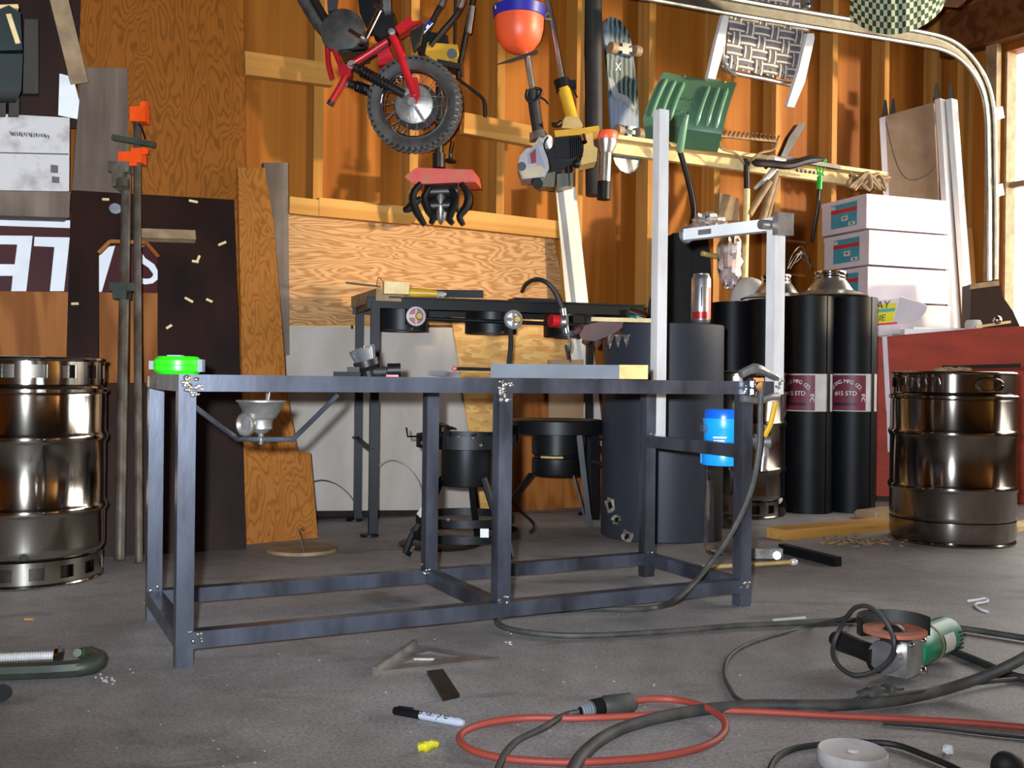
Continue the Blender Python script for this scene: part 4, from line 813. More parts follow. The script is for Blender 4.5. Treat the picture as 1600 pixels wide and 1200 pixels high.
# black bag and crumpled film behind the tank
Yb = 4.62; Z0 = 0
bagp = [(1014, 640), (1010, 500), (1014, 470), (1032, 428), (1031, 376), (1052, 364), (1090, 362), (1106, 366), (1110, 420), (1112, 640)]
t = T('black_bag', 'tall black fabric bag standing behind the grey tank', 'bag', V((P(1070, 640, Yb).x, Yb, 0)))
mk('bag_body', B().prism([P(x, y, Yb) for x, y in bagp[1:-1]] + [V((P(1110, 600, Yb).x, Yb, 0)), V((P(1016, 600, Yb).x, Yb, 0))], V((.03, .16, 0))).bev(.02, 3), 'fabric_bk', t)
mk('bag_pocket', B().prism([P(x, y, Yb - .015) for x, y in ((1082, 385), (1106, 388), (1108, 500), (1084, 500))], V((0, .02, 0))).bev(.006), 'fabric_bk', t)
mk('handle_stub', B().cyl(P(1097, 396, 4.56), P(1120, 401, 4.6), .012, 10), 'kraft', t, 'pale wooden peg')
def crumple(name, label, c, rad, m, seed):
    b = B().ell(c, rad, None, 20, 15); rr = random.Random(seed)
    for v in b.bm.verts: v.co += (v.co - c).normalized() * rr.uniform(-.016, .016)
    S(name, label, 'wrapper', b, m, ang=12)
crumple('crumpled_foil', 'crumpled shiny film lying on top of the black bag', P(1106, 350, 4.66), (.085, .06, .045), 'foil', 2)
crumple('crumpled_wrapper', 'tall crinkled printed wrapper beside the black bag', P(1140, 402, 4.58), (.052, .05, .13), 'pinkfilm', 5)
# ---------------------------------------------------------------- red bench with cartons
t = T('red_bench', 'workbench with a red brown front board at the right', 'workbench', V((2.0, 5.0, 0)))
YB = 4.84
mk('front_board', B().prism([V((1.58, YB, .03)), P(1582, 786, YB - .06), P(1640, 788, YB - .08), P(1640, 507, YB - .08), P(1600, 509, YB - .06), P(1515, 514, YB - .04), P(1410, 523, YB), P(1365, 528, YB), V((1.58, YB, .76))], V((0, .02, 0))), 'redbench', t)
mk('bench_top', B().prism([V((1.50, 4.87, .735)), V((2.98, 4.81, .735)), V((2.70, 5.22, .735)), V((2.45, 5.62, .735)), V((1.50, 5.22, .735))], UP * .03), 'pine_d', t)
for x, y in ((1.62, 4.92), (2.9, 4.82), (1.62, 5.12), (2.6, 5.32)): mk('leg', B().box((x, y, .3675), (.07, .07, .735)), 'woodrot', t)
bz = .766
ca = V((1.69, 4.97, 0)); fl_ = V((-.118, .31, 0)).normalized(); fr_ = V((.443, .24, 0)).normalized()
fr_ = (fr_ - fl_ * fr_.dot(fl_)).normalized(); bw, bl_, bh = .335, .50, .172
lbls = ('white carton with teal and red label, topmost of the stack', 'white carton with teal and red label, second from the top', 'white carton with teal and red label, third down behind the vent cone', 'plain white carton at the bottom of the stack on the bench')
for i in range(4):
    z0 = bz + (3 - i) * (bh + .002); o = ca + (fr_ * .012 if i else V()) + (fl_ * -.006 * (i % 2))
    t = T('white_carton', lbls[i], 'box', V((o.x, o.y, z0)) + fl_ * bw / 2 + fr_ * bl_ / 2, 'stacked white cartons')
    cc = V((o.x, o.y, z0)) + fl_ * bw / 2 + fr_ * bl_ / 2 + UP * bh / 2
    mk('carton_body', B().box(cc, (bl_, bw, bh - .012), (fr_, fl_, UP)).bev(.004), 'cardbox', t)
    mk('carton_lid', B().box(cc + UP * (bh / 2 - .012), (bl_ + .006, bw + .006, .02), (fr_, fl_, UP)).bev(.003), 'cardbox', t)
    if i < 3:
        fo_ = V((o.x, o.y, z0)) - fr_ * .0015; fp = lambda a, z: fo_ + fl_ * a * bw + UP * z * bh
        lb = mk('label', B().prism([fp(.20, .18), fp(.78, .18), fp(.78, .86), fp(.20, .86)], fr_ * -.001), 'lbl_teal', t, 'teal printed label')
        mk('red_stripe', B().prism([fp(.20, .60), fp(.78, .60), fp(.78, .71), fp(.20, .71)], fr_ * -.002), 'print_red', lb)
        mk('white_patch', B().prism([fp(.40, .36), fp(.54, .36), fp(.54, .50), fp(.40, .50)], fr_ * -.002).prism([fp(.24, .20), fp(.38, .20), fp(.38, .30), fp(.24, .30)], fr_ * -.002).prism([fp(.68, .73), fp(.77, .73), fp(.77, .83), fp(.68, .83)], fr_ * -.002), 'lbl_white', lb)
        mk('print_marks', B().prism([fp(.29, .22), fp(.33, .22), fp(.33, .28), fp(.29, .28)], fr_ * -.003).prism([fp(.44, .41), fp(.50, .41), fp(.50, .46), fp(.44, .46)], fr_ * -.003), 'inkgrey', lb)
# opened carton with sticker
o = P(1366, 524, 4.90); Yc = 4.90; t = T('open_carton', 'opened white carton with a yellow sticker and raised flap on the bench', 'box', V((o.x, Yc, .766)))
cp = lambda x, y, d=0: P(x, y, Yc - d)
mk('carton_front', B().prism([cp(1364, 526), cp(1407, 521), cp(1406, 506), cp(1364, 510)], V((0, .16, 0))), 'cardbox', t)
mk('tilted_face', B().prism([cp(1365, 508), cp(1397, 507), cp(1406, 466), cp(1366, 470)], V((.0, .01, 0))), 'cardbox', t)
mk('flap', B().prism([cp(1396, 507, .001), cp(1418, 505, .002), cp(1436, 498, .02), cp(1446, 488, .03), cp(1449, 479, .03), cp(1440, 474, .02), cp(1406, 464)], V((.004, .006, .004))), 'cardbox', t, 'rounded raised flap')
sk = mk('sticker', B().prism([cp(1366, 505, .002), cp(1395, 503, .002), cp(1402, 473, .002), cp(1366, 477, .002)], V((0, .001, 0))), 'sticker', t, 'yellow sticker')
mk('sticker_band', B().prism([cp(1366, 489, .004), cp(1398, 486, .004), cp(1400, 481, .004), cp(1366, 484, .004)], V((0, .001, 0))), 'lbl_teal', sk); mk('sticker_edge', B().prism([cp(1366, 509, .004), cp(1402, 506, .004), cp(1402, 503, .004), cp(1366, 506, .004)], V((0, .001, 0))), 'print_red', sk)
mk('lettering', text('AY', .052, cp(1379, 482, .005), (1, -.05, .08), (.16, 0, 1)), 'ink', sk); mk('lettering', text('IE', .042, cp(1378, 501, .005), (1, -.05, .08), (.16, 0, 1)), 'ink', sk)
mk('base_red', B().prism([cp(1407, 521, -.01), cp(1432, 520, -.01), cp(1425, 516, -.01), cp(1407, 514, -.01)], V((0, .02, 0))), 'print_red', t)
S('paper_strip', 'long pale strip hanging down the red bench front', 'strip', B().beam(P(1382, 526, 4.77), P(1388, 640, 4.79), .004, .022, (1, 0, 0)).beam(P(1388, 640, 4.79), P(1390, 706, 4.80), .004, .018, (1, 0, 0)), 'cardbox')
for i, (x, y, dx) in enumerate(((1.95, 4.92, .24), (2.13, 4.96, .22), (2.25, 5.06, .2))):
    S('paper_stack', ('loose white papers beside the opened carton', 'white paper stack in the middle of the bench', 'white paper stack against the folding table')[i], 'papers', B().box((x, y, .766 + .02), (dx, .16, .04)).box((x + .01, y + .01, .766 + .044), (dx * .9, .15, .008), (V((.97, .2, 0)), V((-.2, .97, 0)), UP)).bev(.002), 'paper')
S('glass_jar', 'small pale jar at the back of the bench', 'jar', B().lathe([(0, 0), (.035, 0), (.038, .01), (.038, .07), (.03, .085), (0, .085)], V((2.16, 4.86, .766)), UP, 20), 'lbl_white')
# dark tool case on the bench
Yd = 4.86; t = T('dark_case', 'dark tapering tool case with a round metal latch on the bench', 'case', V((P(1552, 508, Yd).x, Yd, .79)))
mk('case_body', B().prism([P(1516, 514, Yd), P(1594, 510, Yd), P(1584, 488, Yd), P(1566, 462, Yd), P(1560, 436, Yd), P(1517, 444, Yd)], V((.02, .14, 0))).bev(.006), 'dark_ply', t)
mk('top_band', B().prism([P(1516, 452, Yd - .004), P(1562, 446, Yd - .004), P(1561, 438, Yd - .004), P(1517, 444, Yd - .004)], V((0, .01, 0))), 'woodrot', t)
mk('handle', B().beam(P(1524, 511, Yd - .04), P(1578, 503, Yd - .04), .02, .012), 'woodend', t, 'pale wooden handle'); mk('latch_ball', B().ell(P(1558, 500, Yd - .05), (.022, .022, .022)), 'chrome', t, 'round metal latch')
# folded table on end
def ft(x, y, d=0): return P(x, y, 5.5 - d)
t = T('folding_table', 'folding table with brown top and white legs standing on end in the corner', 'table', V((ft(1440, 540).x, 5.5, .766)))
bt = lambda x: V((P(x, 530, 5.42).x, 5.42, .768))
mk('tabletop', B().prism([bt(1396), bt(1478), ft(1458, 160), ft(1376, 183)], V((.02, .03, 0))), 'hard', t)
mk('edge_rail', B().prism([bt(1392), bt(1400), ft(1383, 182, .01), ft(1374, 185, .01)], V((.02, .05, 0))), 'cardbox', t)
for x0, x1, xa, xb in ((1477, 1494, 1458, 1475), (1498, 1516, 1478, 1490)):
    mk('white_leg', B().beam(bt((x0 + x1) / 2) - V((-.01, .04, 0)), ft((xa + xb) / 2, 156, .04) + V((.01, 0, 0)), .062, .03, V((.62, -.78, 0))), 'white', t, 'white leg rail')
for x, y in ((1382, 180), (1394, 178), (1462, 154), (1484, 154)): mk('leg_tip', B().prism([ft(x - 4, y), ft(x + 6, y - 1), ft(x + 3, y - 24), ft(x + 0, y - 24)], V((.01, .03, 0))), 'rubber', t, 'black pointed leg tip')
mk('hanging_wire', B().tube(smooth([ft(1384, 190, .09), ft(1396, 240, .09), ft(1408, 270, .10), ft(1425, 281, .10), ft(1450, 272, .10), ft(1462, 258, .10)], 5), .003, 5), 'wire', t, 'sagging thin wire')
S('red_brown_post', 'narrow wooden batten standing right of the white table legs', 'batten', B().beam(RL(.30, .77, .10), RL(.22, 1.4, .06), .03, .02), 'stud')
# ---------------------------------------------------------------- minibike hung upside down
YM = 3.86
def b_(px, py, d=0): return P(px, py, YM - d)
pxm = YM / 1620
fy = V((0, -1, 0)); wc = b_(648, 164); vdir = (V((0, 0, HC)) - wc).normalized(); wa = V((-.09, -.99, -.06)).normalized()
t = T('minibike', 'red kids minibike hanging upside down on the back wall', 'minibike', wc)
r0 = 73 * pxm
mk('tyre', B().lathe([(r0 * .73, -.022), (r0 * .80, -.032), (r0 * .92, -.034), (r0 * .985, -.02), (r0 * .995, 0), (r0 * .985, .02), (r0 * .92, .034), (r0 * .80, .032), (r0 * .73, .022), (r0 * .73, -.022)], wc, wa, 60), 'rubber_dusty', t)
kb = B(); x_, y_, z_ = frame(wa)
for i in range(46):
    a = 2 * math.pi * i / 46; d_ = x_ * math.cos(a) + y_ * math.sin(a); e_ = -x_ * math.sin(a) + y_ * math.cos(a)
    for j, o_ in enumerate((-.030, -.010, .010, .030)):
        rr_ = r0 * (.985 if abs(o_) < .02 else .955); a2 = a + (.06 if j % 2 else 0); d2 = x_ * math.cos(a2) + y_ * math.sin(a2); e2 = -x_ * math.sin(a2) + y_ * math.cos(a2)
        kb.box(wc + d2 * rr_ + z_ * o_, (.012, .013, .013), (e2, d2, z_))
mk('tread_knobs', kb, 'rubber_dusty', t, kind='stuff')
mk('rim', B().lathe([(r0 * .67, -.018), (r0 * .72, -.026), (r0 * .735, -.024), (r0 * .73, 0), (r0 * .735, .024), (r0 * .72, .026), (r0 * .67, .018), (r0 * .655, 0), (r0 * .67, -.018)], wc, wa, 60), 'chrome', t, 'chrome wheel rim')
for i in range(28):
    a = 2 * math.pi * i / 28; b2 = a + (.35 if i % 2 else -.35); s_ = .018 if i % 4 < 2 else -.018
    mk('spoke', B().tube([wc + (x_ * math.cos(b2) + y_ * math.sin(b2)) * r0 * .3 + z_ * s_, wc + (x_ * math.cos(a) + y_ * math.sin(a)) * r0 * .67], .0016, 4), 'alu', t)
mk('hub_plate', B().lathe([(0, .034), (r0 * .1, .026), (r0 * .34, .024), (r0 * .41, .020), (r0 * .42, .012), (r0 * .40, -.01), (0, -.01)], wc + x_ * .0, wa, 36), 'castalu', t, 'grey round hub plate')
mk('axle', B().cyl(wc - wa * .06, wc + wa * .062, .009, 10).cyl(wc + wa * .05, wc + wa * .066, .016, 6), 'alu', t)
mk('brake_lever', B().beam(wc + wa * .045, b_(663, 190, .05), .012, .006, wa).beam(b_(637, 148, .05), b_(634, 140, .05), .02, .008, wa), 'castalu', t)
mk('sprocket', B().lathe([(0, -.03), (r0 * .5, -.03), (r0 * .5, -.034), (0, -.034)], wc, wa, 30), 'mill_dark', t)
def tub(name, pts, r, m='red', d=.05, lab=None, sub=4): return mk(name, B().tube(smooth([b_(*(q if len(q) == 3 else (*q, d))) for q in pts], sub), r, 10), m, t, lab)
tub('swing_arm', [(612, 56), (622, 78), (640, 128), (648, 150)], .015)
tub('swing_arm', [(616, 56, -.03), (630, 90, -.05), (648, 150, -.05)], .013)
mk('axle_plate', B().prism([b_(636, 122, .062), b_(652, 120, .062), b_(657, 148, .062), b_(650, 162, .062), b_(641, 158, .062)], V((0, .012, 0))).bev(.003), 'red', t)
tub('frame_tube', [(545, 102), (570, 87), (605, 64)], .013)
tub('frame_tube', [(512, 52), (520, 72), (532, 102), (540, 118)], .010, d=.04)
tub('frame_tube', [(511, 62), (513, 100), (519, 124)], .010, d=.02)
tub('frame_tube', [(541, 118), (530, 138), (517, 160)], .012)
mk('frame_gusset', B().prism([b_(527, 100, .055), b_(549, 100, .055), b_(548, 118, .055), b_(538, 126, .055), b_(530, 118, .055)], V((0, .03, 0))).bev(.004), 'red', t)
mk('tube_tip', B().cyl(b_(518, 158, .05), b_(515, 164, .05), .013, 10), 'rubber', t)
def shock(p, q, d):
    a, b = b_(*p, d), b_(*q, d); n = (b - a).normalized(); u_, v_, _ = frame(n); L_ = (b - a).length
    s_ = mk('shock_absorber', B().cyl(a, b, .008, 10).cyl(a, a + n * .02, .016, 12).cyl(a + n * L_ * .55, b, .016, 12), 'mill_dark', t)
    mk('coil_spring', B().tube([a + n * (.025 + L_ * .62 * i / 80) + (u_ * math.cos(i * .72) + v_ * math.sin(i * .72)) * .018 for i in range(81)], .0042, 6), 'black', s_)
    mk('shock_eye', B().lathe([(.007, -.012), (.016, -.012), (.016, .012), (.007, .012), (.007, -.012)], a - n * .008, (0, -1, 0), 16), 'castalu', s_)
shock((553, 104), (632, 148), .06); shock((545, 130), (600, 150), -.03)
# engine, cases, pedal crank, exhaust, plates
mk('engine_case', B().prism([b_(513, 30, .03), b_(536, 14, .03), b_(556, 22, .03), b_(570, 46, .03), b_(568, 66, .03), b_(548, 84, .03), b_(530, 78, .03), b_(514, 56, .03)], V((0, .10, 0))).bev(.012, 3), 'rubber_dusty', t)
mk('engine_cover', B().lathe([(0, .035), (.055, .032), (.080, .02), (.084, 0), (0, 0)], b_(536, 50, .03), (-.1, -1, 0), 26), 'rubber_dusty', t)
for i in range(5): mk('cooling_fin', B().prism([b_(522 + i * 2, 60 + i * 6, .055), b_(566 + i, 52 + i * 7, .055), b_(567 + i, 54.5 + i * 7, .055), b_(523 + i * 2, 62.5 + i * 6, .055)], V((0, .12, 0))), 'mill_dark', t)
mk('cylinder_head', B().prism([b_(590, 20, .04), b_(614, 18, .04), b_(618, 48, .04), b_(596, 60, .04), b_(582, 52, .04)], V((0, .09, 0))).bev(.008, 2), 'black', t)
mk('black_cover', B().prism([b_(556, -30, .02), b_(600, -30, .02), b_(590, 30, .02), b_(574, 44, .02), b_(562, 20, .02)], V((0, .1, 0))).bev(.01, 2), 'black', t)
mk('pale_bracket', B().prism([b_(596, -20, .06), b_(609, -20, .06), b_(610, 16, .06), b_(600, 18, .06)], V((0, .02, 0))).bev(.002), 'alu', t)
tub('kick_starter', [(571, 60), (582, 38), (595, 12)], .009, 'chrome', .10, 'bright chrome crank arm', 2); tub('kick_pedal', [(585, 7), (592, 12), (598, 14)], .008, 'chrome', .11, None, 2)
tub('foot_peg', [(545, 47), (564, 59)], .009, 'chrome', .11, 'bright peg', 1); mk('crank_boss', B().ell(b_(568, 60, .09), (.016, .02, .016)), 'castalu', t)
tub('exhaust_pipe', [(466, -20), (482, 8), (500, 36), (514, 52)], .030, 'rubber_dusty', .0, 'fat dark exhaust'); tub('exhaust_pipe', [(478, -24), (494, 6), (508, 30)], .016, 'mill_dark', .04)
mk('side_plate', B().prism([b_(510, -18, .05), b_(529, -18, .05), b_(525, 14, .05), b_(512, 18, .05)], V((0, .02, 0))).bev(.004), 'steelblock', t, 'pale blue grey plate')
mk('pivot_bolt', B().lathe([(0, .012), (.012, .010), (.014, 0), (0, 0)], b_(612, 50, .06), (0, -1, 0), 14), 'castalu', t)
mk('red_fender', B().prism([b_(616, 42, .04), b_(636, 28, .04), b_(641, 22, .04), b_(643, 33, .04), b_(656, 32, .04), b_(630, 46, .04), b_(622, 51, .04)], V((0, .08, 0))).bev(.004), 'red', t, 'red plastic fender'); mk('red_fender', B().prism([b_(590, 80, .0), b_(606, 70, .0), b_(614, 88, .0), b_(604, 100, .0), b_(590, 102, .0)], V((0, .06, 0))).bev(.004), 'red', t)
mk('chain_guard', B().beam(b_(560, 100, .03), b_(604, 70, .03), .016, .012, fy), 'mill_dark', t)
mk('tyre_bracket', B().prism([b_(640, 50, .02), b_(662, 36, .02), b_(656, 64, .02), b_(644, 76, .02)], V((0, .05, 0))).bev(.004), 'mill_dark', t)
mk('hanger', B().tube(smooth([b_(560, -20, -.06), b_(566, -34, -.12), W(572, -60, -.04)], 4), .006, 6), 'mill_dark', t)
# ---------------------------------------------------------------- mini tiller hanging behind it
YT = 4.08
def tl(px, py, d=0): return P(px, py, YT - d)
t = T('mini_tiller', 'mini garden tiller with faded red shield and black tines under the minibike', 'tiller', tl(690, 350))
mk('tine_shield', B().prism([tl(646, 288, .05), tl(743, 284, .05), tl(740, 267, .05), tl(738, 265, .05), tl(650, 262, .05), tl(632, 276, .05)], V((.02, .16, .0))).bev(.004), 'redfaded', t, 'faded red metal shield')
mk('drive_shaft', B().cyl(tl(685, 262), tl(687, 120), .016, 12).cyl(tl(685, 262), tl(685, 240), .024, 12), 'mill_dark', t)
mk('gear_case', B().ell(tl(689, 318), (.022, .03, .085)).cyl(tl(696, 288), tl(698, 345), .008, 8), 'castalu', t)
for i, pts in enumerate(([(658, 286), (646, 302), (647, 322), (656, 340), (664, 352)], [(672, 292), (663, 308), (668, 326), (676, 340), (673, 350)], [(684, 296), (680, 312), (684, 330), (682, 344)], [(704, 294), (712, 310), (706, 328), (702, 342), (708, 350)], [(720, 286), (731, 304), (729, 322), (718, 338), (724, 352)], [(658, 310), (646, 318), (638, 326), (630, 328)])):
    d = (.06, .03, .0, .03, .06, .05)[i]; ps = smooth([tl(x, y, d) for x, y in pts], 4)
    mk('tine', B().tube(ps, [.006 + .010 * math.sin(math.pi * (.15 + .75 * k / (len(ps) - 1))) for k in range(len(ps))], 8), 'iron', t)
for z in (300, 322): mk('tine_hub', B().cyl(tl(664, z, .0), tl(716, z - 2, .0), .030, 14), 'mill_dark', t)
mk('engine_housing', B().prism([tl(668, 66, .05), tl(715, 70, .05), tl(716, 92, .05), tl(684, 98, .05), tl(664, 84, .05)], V((0, .14, 0))).bev(.01, 2), 'yellow', t, 'yellow engine housing')
mk('engine_block', B().prism([tl(650, 62, .03), tl(664, 48, .03), tl(698, 54, .03), tl(700, 68, .03), tl(664, 84, .03), tl(652, 80, .03)], V((0, .12, 0))).bev(.008, 2), 'black', t); mk('filler_cap', B().cyl(tl(706, 84, .05), tl(706, 84, .075), .020, 14), 'black', t)
mk('skid_base', B().beam(tl(684, 102, .04), tl(722, 110, .04), .1, .02), 'mill_dark', t)
def tt(name, pts, r, m, d=0, lab=None): mk(name, B().tube(smooth([tl(x, y, d) for x, y in pts], 4), r, 8), m, t, lab)
tt('handlebar', [(700, -24), (692, 0), (680, 24), (668, 46), (662, 60)], .011, 'mill_dark', .03); tt('handlebar', [(730, -24), (722, 2), (712, 24), (690, 50), (672, 72)], .011, 'mill_dark', .05)
tt('bar_end', [(700, -24), (692, 0), (688, 10)], .0125, 'alu', .03); tt('bar_end', [(730, -24), (722, 2), (717, 13)], .0125, 'alu', .05)
tt('lower_bar', [(742, -20), (736, 10), (726, 60), (716, 110), (716, 124)], .009, 'iron', .06); tt('bar_grip', [(737, 10), (731, 52)], .013, 'alu', .06); tt('side_bar', [(711, 0), (710, 60), (709, 110)], .005, 'iron', 0)
tt('drag_stake', [(716, 124), (740, 142), (755, 156), (757, 182)], .006, 'iron', .05); tt('depth_foot', [(706, 220), (703, 240), (703, 252)], .006, 'chrome', .06); mk('depth_foot', B().ell(tl(703, 251, .06), (.022, .022, .008)), 'iron', t)
lb = mk('engine_decal', B().prism([tl(648, 58, .06), tl(655, 61, .06), tl(677, 36, .06), tl(670, 31, .06)], V((0, .003, 0))), 'navy', t, 'blue decal with worn white marks')
mk('decal_marks', B().prism([tl(653.5, 60.5, .062), tl(655, 61, .062), tl(677, 36.5, .062), tl(675.5, 35.5, .062)], V((0, .001, 0))).prism([tl(658, 51, .062), tl(661, 53, .062), tl(664, 48, .062), tl(661, 46, .062)], V((0, .001, 0))).prism([tl(665, 44, .062), tl(668, 45, .062), tl(671, 40, .062), tl(668, 38, .062)], V((0, .001, 0))), 'paper', lb)
# ---------------------------------------------------------------- string trimmers, upside down
YR = 4.34
def tr(px, py, d=0): return P(px, py, YR - d)
t = T('string_trimmer', 'grey and tan string trimmer hanging head up, left of the pair', 'trimmer', tr(845, 290), 'string trimmers hung head up'); g1 = t
def tq(name, pts, r, m, d=0, lab=None, sub=3, n=10): return mk(name, B().tube(smooth([tr(x, y, d) for x, y in pts], sub), r, n), m, t, lab)
tq('shaft', [(823, 84), (827, 110), (833, 145)], .013, 'alu', .10); tq('grip', [(832, 140), (836, 175), (841, 206)], .024, 'rubber', .10); tq('loop_handle', [(824, 140), (822, 152), (830, 160), (843, 150), (845, 140), (834, 138)], .006, 'black', .12); tq('throttle_cable', [(838, 150), (850, 155), (856, 162)], .004, 'black', .11)
mk('string_guard', B().prism([tr(774, 101, .12), tr(800, 91, .12), tr(838, 78, .12), tr(836, 84, .12), tr(818, 90, .12), tr(796, 97, .12)], V((.01, .10, .03))).bev(.003), 'darkgreen', t, 'dark string guard')
mk('collar', B().cyl(tr(839, 206, .1), tr(842, 218, .1), .032, 14, .040).bev(.003), 'castalu', t)
mk('engine_shroud', B().prism([tr(822, 232, .16), tr(842, 228, .16), tr(853, 230, .16), tr(858, 262, .16), tr(850, 276, .16), tr(816, 280, .16), tr(809, 262, .16), tr(812, 244, .16)], V((0, .13, 0))).bev(.016, 3), 'lavender', t)
mk('lower_shroud', B().prism([tr(812, 262, .165), tr(850, 258, .165), tr(848, 274, .165), tr(818, 279, .165)], V((0, .13, 0))).bev(.012, 3), 'tan', t, 'tan lower shroud')
mk('decal', B().prism([tr(828, 240, .163), tr(837, 232, .163), tr(838, 254, .163), tr(830, 256, .163)], V((0, .002, 0))), 'decal', t, 'dark red decal'); mk('choke_cap', B().cyl(tr(815, 260, .165), tr(815, 260, .185), .018, 16), 'black', t); mk('primer_bulb', B().cyl(tr(840, 287, .16), tr(838, 284, .12), .022, 14), 'black', t)
mk('neck', B().prism([tr(830, 232, .14), tr(842, 214, .14), tr(852, 216, .14), tr(858, 232, .14)], V((0, .08, 0))).bev(.01, 2), 'castalu', t)
mk('fuel_tank', B().prism([tr(848, 272, .12), tr(868, 268, .12), tr(866, 292, .12), tr(842, 291, .12), tr(838, 286, .12)], V((0, .1, 0))).bev(.012, 2), 'smoke', t); tq('fuel_line', [(856, 214), (850, 226), (856, 244), (862, 262)], .004, 'black', .17)
mk('spark_cover', B().ell(tr(856, 222, .12), (.022, .02, .03)), 'paper', t); mk('back_plate', B().prism([tr(856, 232, .10), tr(872, 226, .10), tr(876, 268, .10), tr(862, 274, .10)], V((0, .07, 0))).bev(.006), 'black', t)
t = T('string_trimmer', 'yellow string trimmer with silver shaft hanging head up, right of the pair', 'trimmer', tr(900, 290), 'string trimmers hung head up')
tq('shaft', [(850, -20), (862, 35), (879, 130)], .011, 'alu', .06); tq('yellow_sleeve', [(880, 136), (887, 160), (894, 186)], .026, 'yellow', .06, 'yellow shaft sleeve'); tq('clamp', [(876, 124), (880, 138)], .032, 'black', .06); mk('clamp_ears', B().box(tr(893, 132, .06), (.03, .03, .03)).box(tr(872, 136, .06), (.015, .03, .04)).bev(.004), 'black', t); tq('cable', [(894, 138), (898, 146), (902, 152)], .004, 'black', .06)
tq('small_hook', [(856, 20), (850, 28), (862, 30)], .006, 'woodrot', .07)
mk('clutch_cover', B().prism([tr(880, 188, .12), tr(884, 182, .12), tr(904, 182, .12), tr(911, 196, .12), tr(908, 202, .12), tr(878, 200, .12)], V((0, .11, 0))).bev(.01, 2), 'yellowpale', t)
mk('yellow_fan_plate', B().prism([tr(866, 204, .13), tr(910, 200, .13), tr(936, 196, .13), tr(937, 204, .13), tr(912, 210, .13), tr(868, 214, .13)], V((0, .14, 0))).bev(.006), 'yellow', t, 'yellow plate')
mk('engine_block', B().prism([tr(866, 214, .12), tr(888, 210, .12), tr(890, 246, .12), tr(868, 246, .12)], V((0, .12, 0))).bev(.006), 'black', t)
for i in range(7): mk('cooling_fin', B().prism([tr(888 + i * 3.2, 212 - i * .3, .135), tr(889.6 + i * 3.2, 212 - i * .3, .135), tr(891 + i * 3.3, 246 - i * .4, .135), tr(889.4 + i * 3.3, 246 - i * .4, .135)], V((0, .10, 0))), 'iron', t)
mk('cream_cowl', B().prism([tr(912, 208, .12), tr(926, 206, .12), tr(928, 228, .12), tr(934, 232, .12), tr(932, 252, .12), tr(906, 258, .12), tr(912, 236, .12)], V((0, .12, 0))).bev(.010, 2), 'yellowpale', t, 'cream engine cowl'); mk('spark_plug', B().cyl(tr(911, 212, .14), tr(913, 222, .16), .012, 10), 'chrome', t)
mk('muffler', B().prism([tr(868, 246, .11), tr(896, 246, .11), tr(894, 262, .11), tr(870, 264, .11)], V((0, .09, 0))).bev(.006), 'black', t); mk('chrome_tab', B().prism([tr(883, 262, .12), tr(894, 256, .12), tr(894, 270, .12), tr(883, 271, .12)], V((0, .02, 0))), 'chrome', t); mk('knob', B().ell(tr(901, 256, .13), (.018, .018, .018)), 'black', t)
mk('fuel_tank', B().prism([tr(870, 272, .12), tr(896, 268, .12), tr(896, 288, .12), tr(870, 294, .12)], V((0, .1, 0))).bev(.008, 2), 'smoke', t, 'smoky clear fuel tank'); mk('tank_strap', B().beam(tr(888, 256, .125), tr(890, 291, .125), .006, .006, (1, 0, 0)), 'black', t); mk('lever', B().tube([tr(862, 194, .13), tr(870, 195, .13), tr(877, 190, .12)], .008, 6), 'black', t)
# orange bowl under a navy lid
c = tr(811, 54, .16); k = (YR - .16) / 1620
t = T('plastic_tub', 'orange round tub with a navy lid hanging over the left trimmer', 'tub', c)
mk('tub_body', B().lathe([(0, -28 * k), (12 * k, -28 * k), (24 * k, -22 * k), (34 * k, -8 * k), (38 * k, 8 * k), (38.5 * k, 26 * k), (0, 26 * k)], c, UP, 36), 'orange', t); mk('lid', B().lathe([(0, 46 * k), (30 * k, 45 * k), (42 * k, 41 * k), (40 * k, 26 * k), (36 * k, 24 * k), (0, 24 * k)], c, UP, 36), 'navy', t, 'navy blue lid'); mk('stem', B().cyl(c + UP * 45 * k, c + UP * 75 * k, 6 * k, 12), 'navy', t); mk('mark', B().box(c + V((-36 * k, -18 * k, 36 * k)), (.008, .006, .014)), 'paper', t)
mk('hanger_cord', B().cyl(c + UP * 75 * k, c + UP * 110 * k, .004, 6), 'black', t)
# black pipe, skateboard, flashlight
S('black_pipe', 'long black pipe standing in the wall bay left of the skateboard', 'pipe', B().cyl(W(929, 306, .02), W(926, -30, .0), .040, 20).bev(.002), 'rubber')
t = T('skateboard', 'dark graphic skateboard hanging wheels out in the wall bay', 'skateboard', W(975, 150, -.02))
k0 = lambda x, y, d=0: W(x, y, -.045 + d)
dk = [(941, 50), (943, 36), (950, 28), (962, 30), (974, 42), (984, 66), (990, 110), (995, 160), (998, 205), (1000, 245), (994, 262), (982, 272), (969, 268), (960, 252), (954, 215), (950, 160), (946, 100)]
dp = smooth([k0(*q) for q in dk], 3, True)
mk('deck', B().prism(dp, nW * -.012), 'deck', t); mk('deck_tail', B().prism([k0(x, y, .0125) for x, y in ((958, 246), (998, 250), (993, 262), (982, 271), (970, 267), (961, 256))], nW * -.002), 'castalu', t, 'pale dotted nose')
